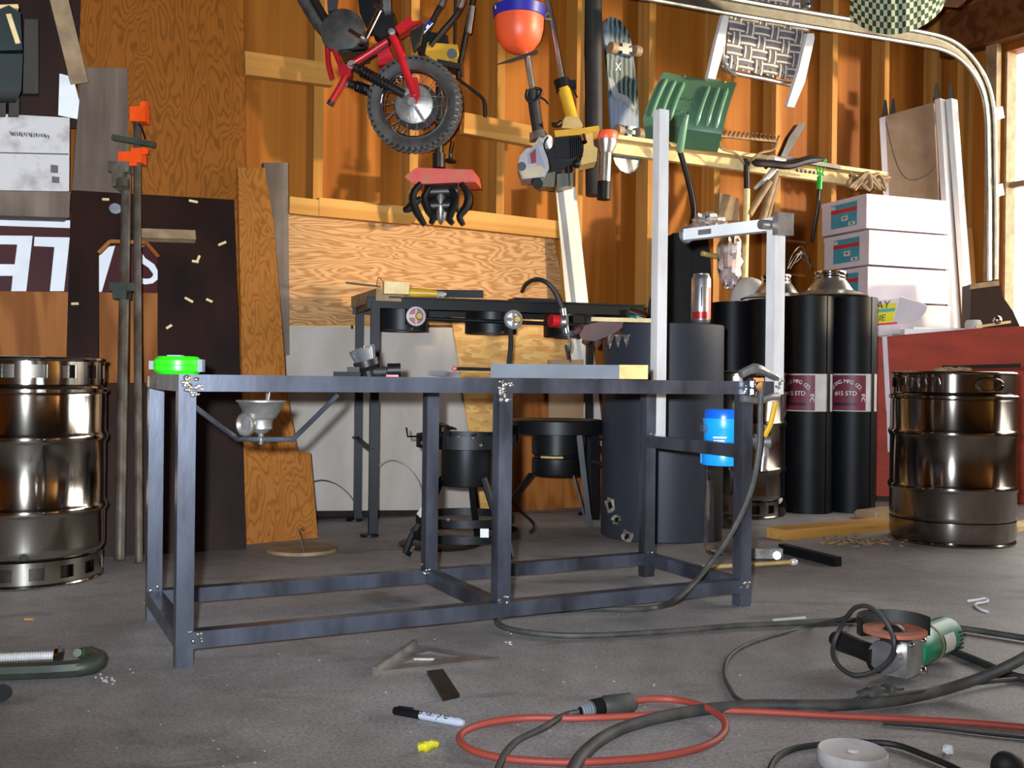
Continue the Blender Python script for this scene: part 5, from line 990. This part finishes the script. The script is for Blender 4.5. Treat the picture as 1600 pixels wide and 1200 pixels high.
for (x0, y0, x1, y1) in ((958, 75, 995, 80), (968, 204, 1000, 209)):
    mk('truck', B().beam(k0(x0, y0, .05), k0(x1, y1, .05), .016, .018).box(k0((x0 + x1) / 2, (y0 + y1) / 2, .03), (.05, .03, .05), (dW, nW, UP)).bev(.003), 'alu', t)
    for x, y in ((x0, y0), (x1, y1)): mk('wheel', B().cyl(k0(x, y, .05) - dW * .016, k0(x, y, .05) + dW * .016, .026, 18).bev(.005), 'hard', t)
mk('lettering', text('X', .05, k0(966, 110, .013), dW * .9 + UP * .2, UP, .001), 'paper', t)
mk('graphic', B().prism([k0(x, y, .0125) for x, y in ((950, 120), (958, 124), (966, 145), (980, 150), (992, 168), (990, 172), (974, 160), (962, 158), (954, 140))], nW * -.001), 'grey', t, 'pale figure in the graphic')
t = T('flashlight', 'silver flashlight with a red bezel hanging head up beside the yellow trimmer', 'flashlight', W(945, 260, .12))
fq = lambda x, y: W(x, y, .13)
mk('bezel', B().tube([fq(947, 219), fq(947, 212), fq(947, 206)], [.050, .056, .050], 24), 'orange', t, 'red orange bezel'); mk('head', B().tube([fq(947, 219), fq(947, 226), fq(946, 240)], [.048, .045, .028], 24), 'alu', t); mk('barrel', B().cyl(fq(946, 240), fq(944, 284), .027, 20), 'alu', t); mk('tail_cap', B().cyl(fq(944, 284), fq(943, 312), .029, 20).bev(.003), 'black', t)
# ---------------------------------------------------------------- snow shovel
YS = 4.74
ss = lambda x, y, d=0: P(x, y, YS - d)
t = T('snow_shovel', 'green ribbed plastic snow shovel hanging blade up in front of the girt', 'shovel', ss(1080, 360))
def blade(u, v):
    top = ss(1036, 114).lerp(ss(1150, 131), u); mid = ss(1003, 196).lerp(ss(1124, 218), u); bot = ss(1010, 224).lerp(ss(1121, 238), u)
    p = top.lerp(mid, v / .8) if v < .8 else mid.lerp(bot, (v - .8) / .2)
    d = .09 * math.sin(min(v / .8, 1) * math.pi * .62) - (.10 * (v - .8) / .2 if v > .8 else 0) + .02 * (abs(u - .5) * 2) ** 2
    bowx = -.015 * math.sin(v * math.pi) * 1.0
    return p + V((bowx, -d, 0))
mk('blade', B().grid(blade, 20, 15, .005), 'greenp', t)
for u in (.09, .21, .33, .67, .80, .91): mk('rib', B().tube([blade(u, .12 + .62 * i / 10) + V((0, -.004, 0)) for i in range(11)], [.004] + [.010] * 9 + [.004], 8), 'greenp', t)
mk('socket', B().tube([blade(.52, .62) + V((0, -.01, 0)), blade(.51, .8) + V((0, -.02, 0)), ss(1062, 236, .03)], [.010, .018, .018], 10), 'greenp', t)
for u, v in ((.42, .38), (.52, .38), (.42, .58), (.52, .60)): mk('rivet', B().ell(blade(u, v) + V((0, -.006, 0)), (.006, .004, .006), None, 8, 6), 'chrome', t)
mk('edge_stud', B().ell(blade(.3, .01), (.006, .006, .006), None, 8, 6).ell(blade(.6, .01), (.006, .006, .006), None, 8, 6).ell(blade(.85, .01), (.006, .006, .006), None, 8, 6), 'kraft', t)
mk('handle', B().tube(smooth([ss(1061, 232, .03), ss(1072, 270, .02), ss(1083, 320, .02), ss(1082, 345, .03), ss(1074, 368, .05)], 4), .013, 10), 'iron', t)
# ---------------------------------------------------------------- webbed lawn chair
t = T('lawn_chair', 'folded aluminium lawn chair with grey woven webbing hanging above the tools', 'chair', W(1190, 120, .2))
OC = .16
q00, q10, q11, q01 = W(1148, -24, OC), W(1264, -6, OC), W(1249, 126, OC), W(1136, 104, OC)
cq = lambda u, v, d=0: q00.lerp(q10, u).lerp(q01.lerp(q11, u), v) - nW * d
def strap(a, b, wv, ph, n, wd):
    pts = [a.lerp(b, i / n) - nW * (.004 * math.sin(math.pi * (i / n * wv + ph))) for i in range(n + 1)]; side = (b - a).normalized().cross(nW).normalized() * wd
    bb = B().grid(lambda u, v: pts[round(u * n)] + side * (v - .5), n, 1, .002); s_ = mk('webbing_strap', bb, 'web', t)
    for o_ in (-.3, .3): mk('strap_stripe', B().grid(lambda u, v: pts[round(u * n)] + side * (o_ + (v - .5) * .16) - nW * .0025, n, 1), 'webl', s_)
nu_, nv_ = 6, 7
for i in range(nu_): u = (i + .5) / nu_; strap(cq(u, -.02), cq(u, 1.02), nv_, i % 2 + .07, 28, .060)
for j in range(nv_): v = (j + .5) / nv_; strap(cq(-.03, v), cq(1.03, v), nu_, (j + 1) % 2 + .07, 24, .056)
fr = smooth([cq(-.05, -.1, -.01), cq(-.05, .5, -.01), cq(-.05, .9, -.01), cq(.04, 1.04, -.01), cq(.5, 1.05, -.01), cq(.95, 1.05, -.01), cq(1.05, .95, -.01), cq(1.05, .5, -.01), cq(1.05, -.1, -.01)], 4)
mk('frame_tube', B().tube(fr, .012, 10), 'alu', t)
for pts in ([(1133, 12), (1120, 60), (1106, 122), (1118, 124), (1130, 80), (1141, 16)], [(1262, 52), (1248, 110), (1230, 166), (1241, 168), (1258, 128), (1273, 60), (1272, 52)]): mk('armrest', B().prism([W(x, y, OC + .05) for x, y in pts], nW * .022).bev(.004), 'white', t, 'white flat armrest')
mk('leg_tube', B().tube(smooth([W(1128, 60, OC + .02), W(1130, 98, OC + .0), W(1150, 118, OC)], 4), .010, 8), 'alu', t)
for i in range(6): mk('strap_screw', B().ell(cq((i + .5) / 6, .95, .008), (.006, .006, .006), None, 8, 6), 'kraft', t)
# ---------------------------------------------------------------- garden tools on the girt
OT = .16
gt = lambda x, y, d=0: W(x, y, OT + d)
def tool(name, label, c): return T(name, label, 'garden tool', gt(*c), 'garden tools hung over the girt')
t = tool('bow_rake', 'rusty bow rake hanging tines up with a long pale handle', (1167, 420))
mk('rake_head', B().beam(gt(1123, 212), gt(1214, 221), .014, .012), 'woodrot', t)
for i in range(14): x = 1124 + i * 6.9; mk('tine', B().tube([gt(x, 212 + (x - 1123) * .1), gt(x + 2, 206 + (x - 1123) * .1, .02), gt(x + 4, 203 + (x - 1123) * .1, .05)], .0045, 5), 'woodrot', t)
for pts in ([(1123, 214), (1128, 232), (1150, 240), (1163, 256)], [(1214, 221), (1208, 234), (1186, 240), (1170, 256)]): mk('bow', B().tube(smooth([gt(x, y) for x, y in pts], 4), .006, 6), 'woodrot', t)
mk('ferrule', B().cyl(gt(1166, 248), gt(1167, 296), .014, 10), 'mill_dark', t); mk('handle', B().cyl(gt(1167, 296), gt(1163, 450, .05), .016, 10), 'woodend', t, 'pale wooden handle')
t = tool('mattock', 'mattock with a broad upward blade crossing the girt', (1215, 260))
mk('broad_blade', B().prism([gt(x, y) for x, y in ((1213, 246), (1226, 216), (1240, 196), (1251, 193), (1250, 200), (1236, 224), (1222, 248))], nW * -.03).bev(.004), 'mill_dark', t); mk('eye', B().cyl(gt(1204, 252), gt(1222, 254), .030, 14), 'ground', t); mk('pick', B().tube([gt(1212, 262), gt(1196, 280), gt(1180, 294)], [.018, .014, .009], 8), 'ground', t)
mk('handle', B().cyl(gt(1213, 268), gt(1186, 360, .02), .018, 10), 'woodrot', t)
t = tool('pickaxe', 'pickaxe head lying along the girt beside the mattock', (1230, 262))
mk('head', B().tube(smooth([gt(1176, 254, .03), gt(1205, 256, .04), gt(1232, 258, .05), gt(1262, 250, .04), gt(1285, 249, .02)], 4), [.008] + [.018] * 3 + [.02] * 10 + [.016, .012, .008], 8), 'mill_dark', t); mk('handle', B().cyl(gt(1202, 284, .03), gt(1170, 336, .02), .017, 10), 'woodrot', t, 'wooden handle')
t = tool('garden_fork', 'slim garden fork handle slanting down from the girt', (1200, 340)); mk('handle', B().cyl(gt(1214, 282, -.03), gt(1196, 350, -.02), .015, 10), 'woodrot', t); mk('fork_head', B().tube(smooth([gt(1196, 262, -.02), gt(1205, 258, -.02), gt(1214, 282, -.03)], 3), .010, 8), 'mill_dark', t)
t = tool('leaf_rake', 'long handled thin rake with bright green grip hanging at the girt end', (1268, 380))
mk('grip', B().cyl(gt(1281, 276), gt(1280, 296), .014, 10), 'greenwire', t, 'bright green grip'); mk('rod', B().tube([gt(1280, 296), gt(1277, 330), gt(1268, 378, -.06)], .009, 8), 'mill_dark', t)
for pts in ([(1281, 276), (1276, 262), (1280, 252)], [(1281, 276), (1288, 264), (1291, 250)], [(1281, 276), (1282, 262), (1290, 248)]): mk('wire_tine', B().tube(smooth([gt(x, y) for x, y in pts], 3), .004, 6), 'greenwire', t)
for i in range(7): S('spring_clip', ('leftmost', 'second from the left', 'third from the left', 'middle', 'third from the right', 'second from the right', 'rightmost')[i] + ' small bright clip in the row along the girt', 'clip', B().ell(W(1246 + i * 6.5, 266 + i * .9, .12), (.010, .012, .008), None, 8, 6), 'alu', 'bright clips along the girt')
S('coiled_hose', 'dark tangle of rope and hose hanging at the right end of the girt', 'rope', B().tube(smooth([W(1335 + 18 * math.sin(i * 1.9) + i * 1.6, 283 + 14 * math.cos(i * 2.7), .14 + .03 * math.sin(i)) for i in range(26)], 4), .010, 6), 'woodrot', kind='stuff')
S('level_bar', 'long thin metal bar lying along the girt ledge', 'bar', B().beam(W(1215, 246, .16), W(1310, 262, .16), .03, .02), 'mill_dark')
# ---------------------------------------------------------------- garage door track and a blanket in the rafters
t = T('door_track', 'galvanised garage door track curving from the rafters down the right wall', 'track', W(1548, 445, .44))
tk = [W(x, y, .44) for x, y in ((980, -18), (1040, -8), (1120, 7), (1200, 21), (1280, 34), (1360, 47), (1430, 59), (1470, 68), (1497, 82), (1520, 106), (1537, 138), (1545, 180), (1547, 260), (1548, 340), (1548, 500))]; tk = smooth(tk, 5)
def ribbon(o0, o1, th):
    b = B(); n = len(tk)
    def fn(u, v):
        i = round(u * (n - 1)); tn = (tk[min(i + 1, n - 1)] - tk[max(i - 1, 0)]).normalized(); up = nW.cross(tn).normalized()
        return tk[i] + up * (o0 + (o1 - o0) * v)
    return b.grid(fn, n - 1, 1, th)
mk('track_web', ribbon(-.032, .032, .003), 'galv', t)
for s_ in (-.032, .032):
    n = len(tk); pts = []
    for i in range(n): tn = (tk[min(i + 1, n - 1)] - tk[max(i - 1, 0)]).normalized(); pts.append(tk[i] + nW.cross(tn).normalized() * s_ - nW * .008)
    mk('track_lip', B().tube(pts, .011, 8), 'galv', t)
for px, y in ((1548, 180), (1548, 300)): mk('bracket', B().beam(W(px + 2, y, .43), W(px + 16, y - 4, .43), .03, .06), 'galv', t)
mk('hanger_strap', B().beam(W(1256, 14, .46), W(1254, -40, .46), .004, .03, (1, 0, 0)), 'galv', t); mk('bolt', B().ell(W(1262, 9, .47), (.012, .012, .012)), 'chrome', t)
S('jamb_post', 'worn wooden post behind the door track by the window', 'post', B().prism([RL(.31, 0, .02), RL(.375, 0, .02), RL(.375, 2.5, .02), RL(.31, 2.5, .02)], dW * -.04), 'woodrot')
YK = 4.0
def bl(u, v):
    x = 1328 + 152 * u; sag = math.sin(math.pi * min(1, u * .9 + .12)) ** .6; y = -60 + (62 + 52 * sag) * v; return P(x, y, YK - .18 * math.sin(math.pi * u) * (.6 + .4 * v) + .25 * v * v + .012 * math.sin(u * 40))
S('plaid_blanket', 'green and white plaid blanket bundle hanging from the rafters', 'blanket', B().grid(bl, 40, 16, .01, uv=(26, 12)), 'plaid')
S('rafter_shelf', 'dark board up in the rafters holding the plaid blanket', 'board', B().beam(P(1290, -50, 4.05), P(1540, -30, 4.05), .5, .03), 'beam')
# ---------------------------------------------------------------- things on the floor
t = T('c_clamp', 'green grey iron C clamp lying at the left edge of the floor', 'clamp', G(80, 1050)); fz = .012
g0 = lambda x, y, z=fz: G(x, y, z)
mk('frame_bar', B().tube(smooth([G(-60, 1052, .016), G(0, 1050, .016), G(80, 1047, .016), G(124, 1044, .016)], 4), .0155, 8), 'clampgreen', t)
mk('frame_jaw', B().tube(smooth([G(118, 1044.5, .016), G(138, 1041, .017), G(151, 1035, .018), G(152, 1028, .020), G(140, 1022, .022), G(126, 1020, .024)], 4), [.0155] * 5 + [.017] * 4 + [.017] * 4 + [.015] * 4 + [.012] * 3 + [.008], 10), 'clampgreen', t)
mk('jaw_tip', B().tube([G(126, 1020, .022), G(121, 1020, .030)], [.010, .008], 8), 'clampgreen', t); mk('screw', B().tube([G(-60, 1030, .024), G(88, 1024, .024)], .0075, 10), 'ground', t, 'threaded steel screw')
for i in range(34): mk('thread', B().lathe([(.0072, -.0012), (.0092, 0), (.0072, .0012)], G(-58, 1030, .024).lerp(G(86, 1024, .024), i / 34), G(88, 1024, .024) - G(-60, 1030, .024), 10), 'ground', t)
mk('swivel_pad', B().cyl(G(88, 1024, .024), G(94, 1024, .024), .016, 14), 'chrome', t); mk('handle_knob', B().cyl(G(-8, 1086, .005), G(4, 1082, .02), .014, 10), 'black', t)
# speed square
sq = [G(585, 1054), G(648, 1010), G(781, 1032)]; ce = sum(sq, V()) / 3
t = T('speed_square', 'grey triangular speed square lying on the floor in front of the stand', 'square', ce)
inn = lambda a, b, c: sq[0] * a + sq[1] * b + sq[2] * c
mk('square_plate', B().plate(sq, [[inn(.30, .56, .14), inn(.14, .62, .24), inn(.14, .24, .62), inn(.2, .28, .52)], [inn(.62, .24, .14), inn(.42, .40, .18), inn(.32, .3, .38), inn(.46, .14, .40)]], UP * .004), 'castalu', t)
mk('fence', B().beam(sq[0] + UP * .007, sq[1] + UP * .007, .008, .014).bev(.001), 'castalu', t, 'raised fence edge'); mk('bright_edge', B().beam(sq[0] + UP * .003, sq[2] + UP * .003, .004, .006), 'galv', t)
S('steel_strip', 'short dark steel flat bar lying before the speed square', 'flat bar', B().prism([G(667, 1053), G(692, 1050), G(718, 1090), G(692, 1096)], UP * .006).bev(.0008), 'mill_dark')
# marker
m0, m1 = G(616, 1110, .007), G(725, 1130, .007); ma = (m1 - m0).normalized(); ml = (m1 - m0).length; mside = UP.cross(ma).normalized()
t = T('marker_pen', 'white marker pen with black cap lying in front of the steel strip', 'marker', (m0 + m1) / 2 - UP * .007)
mk('cap', B().tube([m0, m0 + ma * .003, m0 + ma * ml * .38], [.0058, .0068, .0068], 14).beam(m0 + ma * .008 + UP * .007, m0 + ma * .035 + UP * .008, .004, .003), 'black', t, 'black cap'); mk('barrel', B().tube([m0 + ma * ml * .38, m0 + ma * ml * .40, m0 + ma * ml * .94, m0 + ma * ml * .99, m1], [.006, .0066, .0066, .0045, .004], 14), 'pen_body', t)
mr = .0067; tb_ = text('Sharpie', .019, (0, 0, 0), (1, 0, 0), (0, 1, 0), .0002)
def wrapm(b, s_):
    for v in b.bm.verts: a = v.co.y / mr + .55; v.co = m0 + ma * (s_ + v.co.x) - mside * math.cos(a) * (mr + .0003) + UP * math.sin(a) * (mr + .0003)
    return b
tb_ = wrapm(tb_, ml * .58)
mk('lettering', tb_, 'ink', t); mk('lettering', wrapm(text('* *', .012, (0, 0, 0), (1, 0, 0), (0, 1, 0), .0002), ml * .84), 'ink', t)
S('ear_plug', 'bent yellow foam ear plug on the floor near the bottom edge', 'ear plug', B().tube(smooth([G(654, 1168, .006), G(664, 1166, .008), G(674, 1163, .008), G(683, 1162, .006)], 3), [.005, .006, .007, .0075, .0075, .007, .006, .006, .005, .004], 10).rough(.0012), 'sticker')
S('chalk_stick', 'short pale chalk stick on the floor between stand and grinder', 'chalk', B().cyl(G(1208, 969, .004), G(1258, 965, .004), .0035, 10), 'wool')
S('tape_curl', 'white curled scrap of tape on the floor behind the grinder', 'scrap', B().tube(smooth([G(1512, 939, .003), G(1528, 937, .006), G(1540, 935, .006), G(1543, 940, .004), G(1524, 944, .004), G(1532, 952, .004), G(1544, 956, .003)], 4), .0032, 6), 'paper')
S('paper_bit', 'small white crumb of paper on the floor at lower right', 'scrap', B().ell(G(1481, 1171, .006), (.009, .006, .007), None, 8, 6).rough(.002), 'paper')
# angle grinder
gY = lambda x, y, z: G(x, y, z)
b0, b1 = G(1425, 1012, .042), G(1490, 985, .044); ga = (b1 - b0).normalized(); gs = UP.cross(ga).normalized()
t = T('angle_grinder', 'green angle grinder with grey gear head lying disc up on the floor', 'grinder', G(1420, 1035))
hd = G(1404, 1022, .046); b0 = hd + ga * .035; b1 = hd + ga * .215
mk('motor_housing', B().tube([b0, b0 + ga * .006, b0 + ga * .075, b0 + ga * .077, b0 + ga * .17, b0 + ga * .185], [.036, .038, .038, .0365, .036, .031], 24), 'greentool', t)
mk('housing_seam', B().lathe([(.0365, -.0015), (.0392, -.0015), (.0392, .0015), (.0365, .0015)], b0 + ga * .076, ga, 28), 'woodrot', t)
mk('rating_plate', B().lathe([(.0372, 0), (.0372, .045)], b0 + ga * .088, ga, 8, R(150), R(205)), 'lbl_white', t)
for i in range(5): mk('vent_slot', B().box(b0 + ga * .165 - gs * .030 + UP * (-.018 + i * .008), (.016, .012, .003), (ga, gs, UP)), 'black', t)
mk('gear_head', B().box(hd, (.07, .064, .066), (ga, gs, UP)).bev(.012, 3), 'castalu', t); mk('gear_nose', B().cyl(hd - ga * .028 + UP * .006, hd - ga * .062 + UP * .006, .029, 20).bev(.006, 2), 'alu', t)
mk('head_screws', B().ell(hd + ga * .03 - gs * .033 + UP * .026, (.006, .006, .006), None, 8, 6).ell(hd + ga * .03 - gs * .033 - UP * .030, (.008, .006, .008), None, 8, 6).ell(hd - ga * .02 - gs * .033 + UP * .026, (.006, .006, .006), None, 8, 6), 'chrome', t)
dc = hd - ga * .018 + UP * .046
mk('spindle_collar', B().cyl(hd - ga * .018 + UP * .028, dc - UP * .002, .026, 20), 'mill_dark', t); mk('grinding_disc', B().lathe([(0, .001), (.02, .001), (.03, .004), (.0565, .004), (.0575, 0), (.0565, -.003), (0, -.003)], dc, UP, 40), 'ember', t); mk('disc_nut', B().lathe([(0, .012), (.008, .012), (.018, .006), (.02, .003), (0, .003)], dc, UP, 20), 'mill_dark', t)
gd = (-gs).normalized(); a0_ = math.atan2(gs.y, gs.x)
mk('disc_guard', B().lathe([(.062, -.006), (.064, .026), (.066, .026), (.066, -.008), (.03, -.008), (.03, -.006), (.062, -.006)], dc, UP, 30, a0_ - 2.35 + math.pi * .5 - math.pi / 2, a0_ + .95), 'rubber', t, 'dark disc guard')
h0 = hd - ga * .045 - UP * .002; h1 = G(1290, 992, .052)
hdv = (h1 - h0).normalized(); mk('side_handle', B().tube([h0 + hdv * .015, h0 + hdv * .016, h0 + hdv * .022, h0 + hdv * .023, h0 + hdv * .07, h0 + hdv * .12, h0 + hdv * .138], [.028, .030, .030, .019, .018, .020, .014], 18), 'black', t, 'black side handle')
cp_ = [b1 - UP * .01, G(1500, 1004, .02), G(1480, 1024, .005), G(1440, 1040, .006), G(1385, 1046, .03)]
lp = [P(x, y, 1.80 + d) for x, y, d in ((1378, 1042, 0), (1358, 1052, .01), (1334, 1055, .02), (1314, 1044, .04), (1302, 1026, .06), (1303, 1004, .08), (1314, 980, .08), (1330, 955, .06), (1345, 947, .04), (1362, 950, .02), (1380, 966, 0), (1392, 986, -.01), (1397, 1006, -.02), (1393, 1026, -.01))]
mk('cord_loop', B().tube(smooth(lp, 5, True), .0042, 8, True), 'rubber', t, 'black looped cord')
mk('cord', B().tube(smooth([P(1330, 955, 1.87), P(1318, 966, 1.95), G(1270, 978, .006), G(1220, 990, .005), G(1170, 1006, .005), G(1140, 1026, .005), G(1132, 1052, .005), G(1142, 1078, .005), G(1160, 1096, .005), G(1220, 1108, .005), G(1290, 1110, .005), G(1330, 1096, .008), G(1360, 1086, .02), G(1400, 1084, .03), G(1500, 1070, .012), G(1620, 1058, .006)], 5), .0042, 8), 'rubber_dusty', t)
# cords and hoses
oc = [G(1640, 1140, .006), G(1500, 1128, .006), G(1300, 1118, .006), G(1120, 1110, .008), G(1000, 1118, .008), G(900, 1122, .008), G(820, 1122, .006), G(760, 1130, .006), G(722, 1145, .006), G(724, 1164, .006), G(770, 1182, .006), G(850, 1190, .007), G(930, 1190, .007), G(1030, 1182, .006), G(1100, 1166, .006), G(1130, 1146, .006), G(1130, 1124, .016), G(1100, 1104, .016), G(1060, 1094, .008), G(1020, 1092, .008), G(990, 1096, .010)]
t = T('extension_cord', 'orange extension cord looped on the floor with a dark connector', 'cord', G(920, 1150))
mk('jacket', B().tube(smooth(oc, 7), .0055, 10), 'cord', t); e0, e1_ = G(990, 1098, .016), G(940, 1104, .016)
mk('socket', B().tube([e0, e0.lerp(e1_, .1), e1_.lerp(e0, .1), e1_], [.012, .017, .017, .013], 14), 'rubber_dusty', t, 'dark grey cord connector')
t = T('black_power_cord', 'brownish black cord plugged into the orange cord and leaving at the bottom', 'cord', G(860, 1150))
p0, p1 = e1_, G(906, 1112, .014); pv = (p1 - p0).normalized(); mk('plug', B().tube([p0, p0.lerp(p1, .45), p0.lerp(p1, .5), p1], [.015, .015, .012, .007], 14), 'black', t)
for i in range(5): mk('strain_ring', B().lathe([(.0085, -.0018), (.0135 - i * .0008, -.0018), (.0135 - i * .0008, .0018), (.0085, .0018)], p0.lerp(p1, .45 + i * .12), pv, 14), 'grey', t, 'pale ridge' if i == 0 else None)
mk('jacket', B().tube(smooth([p1, G(880, 1118, .009), G(850, 1136, .018), G(810, 1156, .008), G(790, 1176, .014), G(776, 1204, .014), G(770, 1230, .005)], 5), .0048, 8), 'rubber_dusty', t)
S('thick_cable', 'thick black cable crossing the right floor and curving off the bottom edge', 'cable', B().tube(smooth([G(1640, 1004, .10), G(1600, 1028, .075), G(1550, 1052, .045), G(1480, 1076, .018), G(1400, 1094, .012), G(1300, 1102, .012), G(1180, 1102, .012), G(1090, 1110, .012), G(1010, 1126, .012), G(950, 1148, .012), G(910, 1180, .012), G(892, 1210, .012), G(886, 1240, .012)], 5), .0095, 10), 'rubber_dusty')
S('split_sleeve', 'tattered dark tape wrapped round the cable crossing', 'tape', B().tube(smooth([G(1342, 1086, .02), G(1366, 1082, .026), G(1386, 1078, .026), G(1406, 1084, .022)], 3), .009, 8).rough(.004), 'rubber_dusty')
S('hose', 'thin dark hose lying on the floor behind the thick cable at the right edge', 'cable', B().tube(smooth([G(1470, 1010, .008), G(1530, 1034, .008), G(1590, 1058, .008), G(1660, 1066, .008)], 5), .008, 8), 'rubber')
S('lower_cord', 'black cord snaking past the white disc at the bottom right', 'cord', B().tube(smooth([G(1200, 1212, .005), G(1212, 1186, .005), G(1240, 1170, .005), G(1290, 1163, .006), G(1350, 1160, .006), G(1400, 1164, .006), G(1450, 1182, .006), G(1500, 1204, .006), G(1560, 1240, .006)], 5), .0048, 8), 'rubber')
S('far_cord', 'thin dark cord in the lower right corner of the floor', 'cord', B().tube(smooth([G(1380, 1130, .004), G(1460, 1136, .004), G(1540, 1146, .004), G(1640, 1156, .004)], 4), .003, 6), 'rubber')
c = G(1332, 1196); t = T('white_disc', 'round white lid shaped disc at the bottom edge of the floor', 'disc', c)
mk('disc_body', B().lathe([(0, 0), (.046, 0), (.049, .004), (.049, .020), (.047, .023), (.044, .021), (.02, .0205), (0, .0205)], c, UP, 40), 'white_dirty', t); mk('centre_hub', B().lathe([(0, .024), (.007, .024), (.009, .020)], c, UP, 16), 'white_dirty', t)
S('caster_knob', 'round black rubber knob on the floor at the bottom right corner', 'knob', B().ell(G(1574, 1196, .02), (.022, .018, .02)).cyl(G(1556, 1200, .012), G(1574, 1196, .012), .010, 10), 'rubber')
t = T('wooden_disc', 'round thin wooden disc with a wire hook lying on the floor by the plank', 'disc', G(472, 860)); r_ = (G(527, 860) - G(415, 860)).length / 2
mk('disc', B().lathe([(0, 0), (r_, 0), (r_, .010), (0, .010)], G(472, 860), UP, 40), 'woodrot', t); mk('wire_hook', B().tube([G(475, 862, .01), P(470, 840, 3.2), P(466, 827, 3.2), P(474, 825, 3.2), P(471, 829, 3.2)], .0022, 5), 'wire', t, 'thin bent wire hook')
S('bent_wire', 'thin arched wire standing between plank and stove', 'wire', B().tube(smooth([P(490, 752, 3.7), P(505, 750, 3.72), P(525, 756, 3.74), P(545, 772, 3.76), P(560, 795, 3.78), P(570, 815, 3.8)], 4), .0018, 5), 'wire')
S('bent_wire', 'thin arched wire standing right of the stove leg', 'wire', B().tube(smooth([P(584, 740, 3.75), P(594, 726, 3.75), P(612, 718, 3.75), P(635, 728, 3.75), P(655, 755, 3.75), P(662, 790, 3.75)], 4), .0018, 5), 'wire')
S('two_by_four', 'orange wood length lying on the floor before the felt rolls', 'lumber', B().beam(G(1212, 834, .018), G(1382, 818, .018), .085, .036).bev(.002), 'pine_d')
S('wood_offcut_pair', 'grey wooden offcut beside the right keg base', 'lumber', B().beam(G(1350, 806, .014), G(1398, 800, .014), .09, .028).beam(G(1352, 804, .042), G(1396, 798, .042), .08, .028).bev(.002), 'woodrot')
S('wood_block_right', 'pale wood scraps at the right edge behind the keg', 'lumber', B().beam(G(1570, 826, .01), G(1630, 816, .01), .08, .02).bev(.002), 'woodend')
t = T('square_tube_offcut', 'short black square tube lying on the floor right of the stand', 'tube', G(1265, 868)); mk('tube_body', B().beam(G(1222, 856, .014), G(1309, 878, .014), .028, .028).bev(.002), 'iron', t); ev = (G(1309, 878, .014) - G(1222, 856, .014)).normalized(); mk('open_end', B().beam(G(1309, 878, .014), G(1309, 878, .014) + ev * .001, .022, .022), 'black', t)
t = T('bar_clamp', 'silver locking clamp with a long brass rod lying right of the stand foot', 'clamp', G(1210, 870)); mk('rod', B().cyl(G(1080, 888, .012), G(1240, 878, .012), .006, 8), 'kraft', t); mk('body', B().box(G(1196, 864, .02), (.10, .03, .03)).cyl(G(1214, 872, .0), G(1214, 868, .05), .012, 10).bev(.004), 'castalu', t); mk('tip', B().ell(G(1240, 878, .012), (.014, .010, .010)), 'ground', t)
rr = random.Random(11)
pile = B()
for i in range(60):
    p = G(1340 + rr.gauss(0, 28), 846 + rr.gauss(0, 5)); pile.box(p + UP * .004, (rr.uniform(.01, .03), rr.uniform(.004, .012), .004), (V((math.cos(i), math.sin(i), .2)).normalized(), V((-math.sin(i), math.cos(i), 0)), UP))
S('sawdust_pile', 'scatter of wood shavings on the floor beside the right keg', 'shavings', pile, 'dirt', kind='stuff')
deb = B()
for i in range(110):
    x, y = rr.uniform(0, 1600), rr.uniform(930, 1198); p = G(x, y); s_ = rr.uniform(.0006, .0014); deb.ell(p + UP * s_ * .6, (s_ * rr.uniform(1, 2), s_, s_ * .7), None, 6, 4)
for x, y in ((165, 1062), (172, 1064), (158, 1060), (797, 985), (792, 1008), (1300, 880)):
    for k in range(6): deb.ell(G(x + rr.gauss(0, 5), y + rr.gauss(0, 3), .003), (.0022, .0016, .0016), None, 6, 4)
S('floor_grit', 'pale specks of grit and slag scattered over the floor', 'grit', deb, 'wool', kind='stuff')
S('wood_chip', 'small orange wood chip on the floor in front of the left keg', 'chip', B().box(G(46, 967, .002), (.02, .008, .004)), 'pine_d')
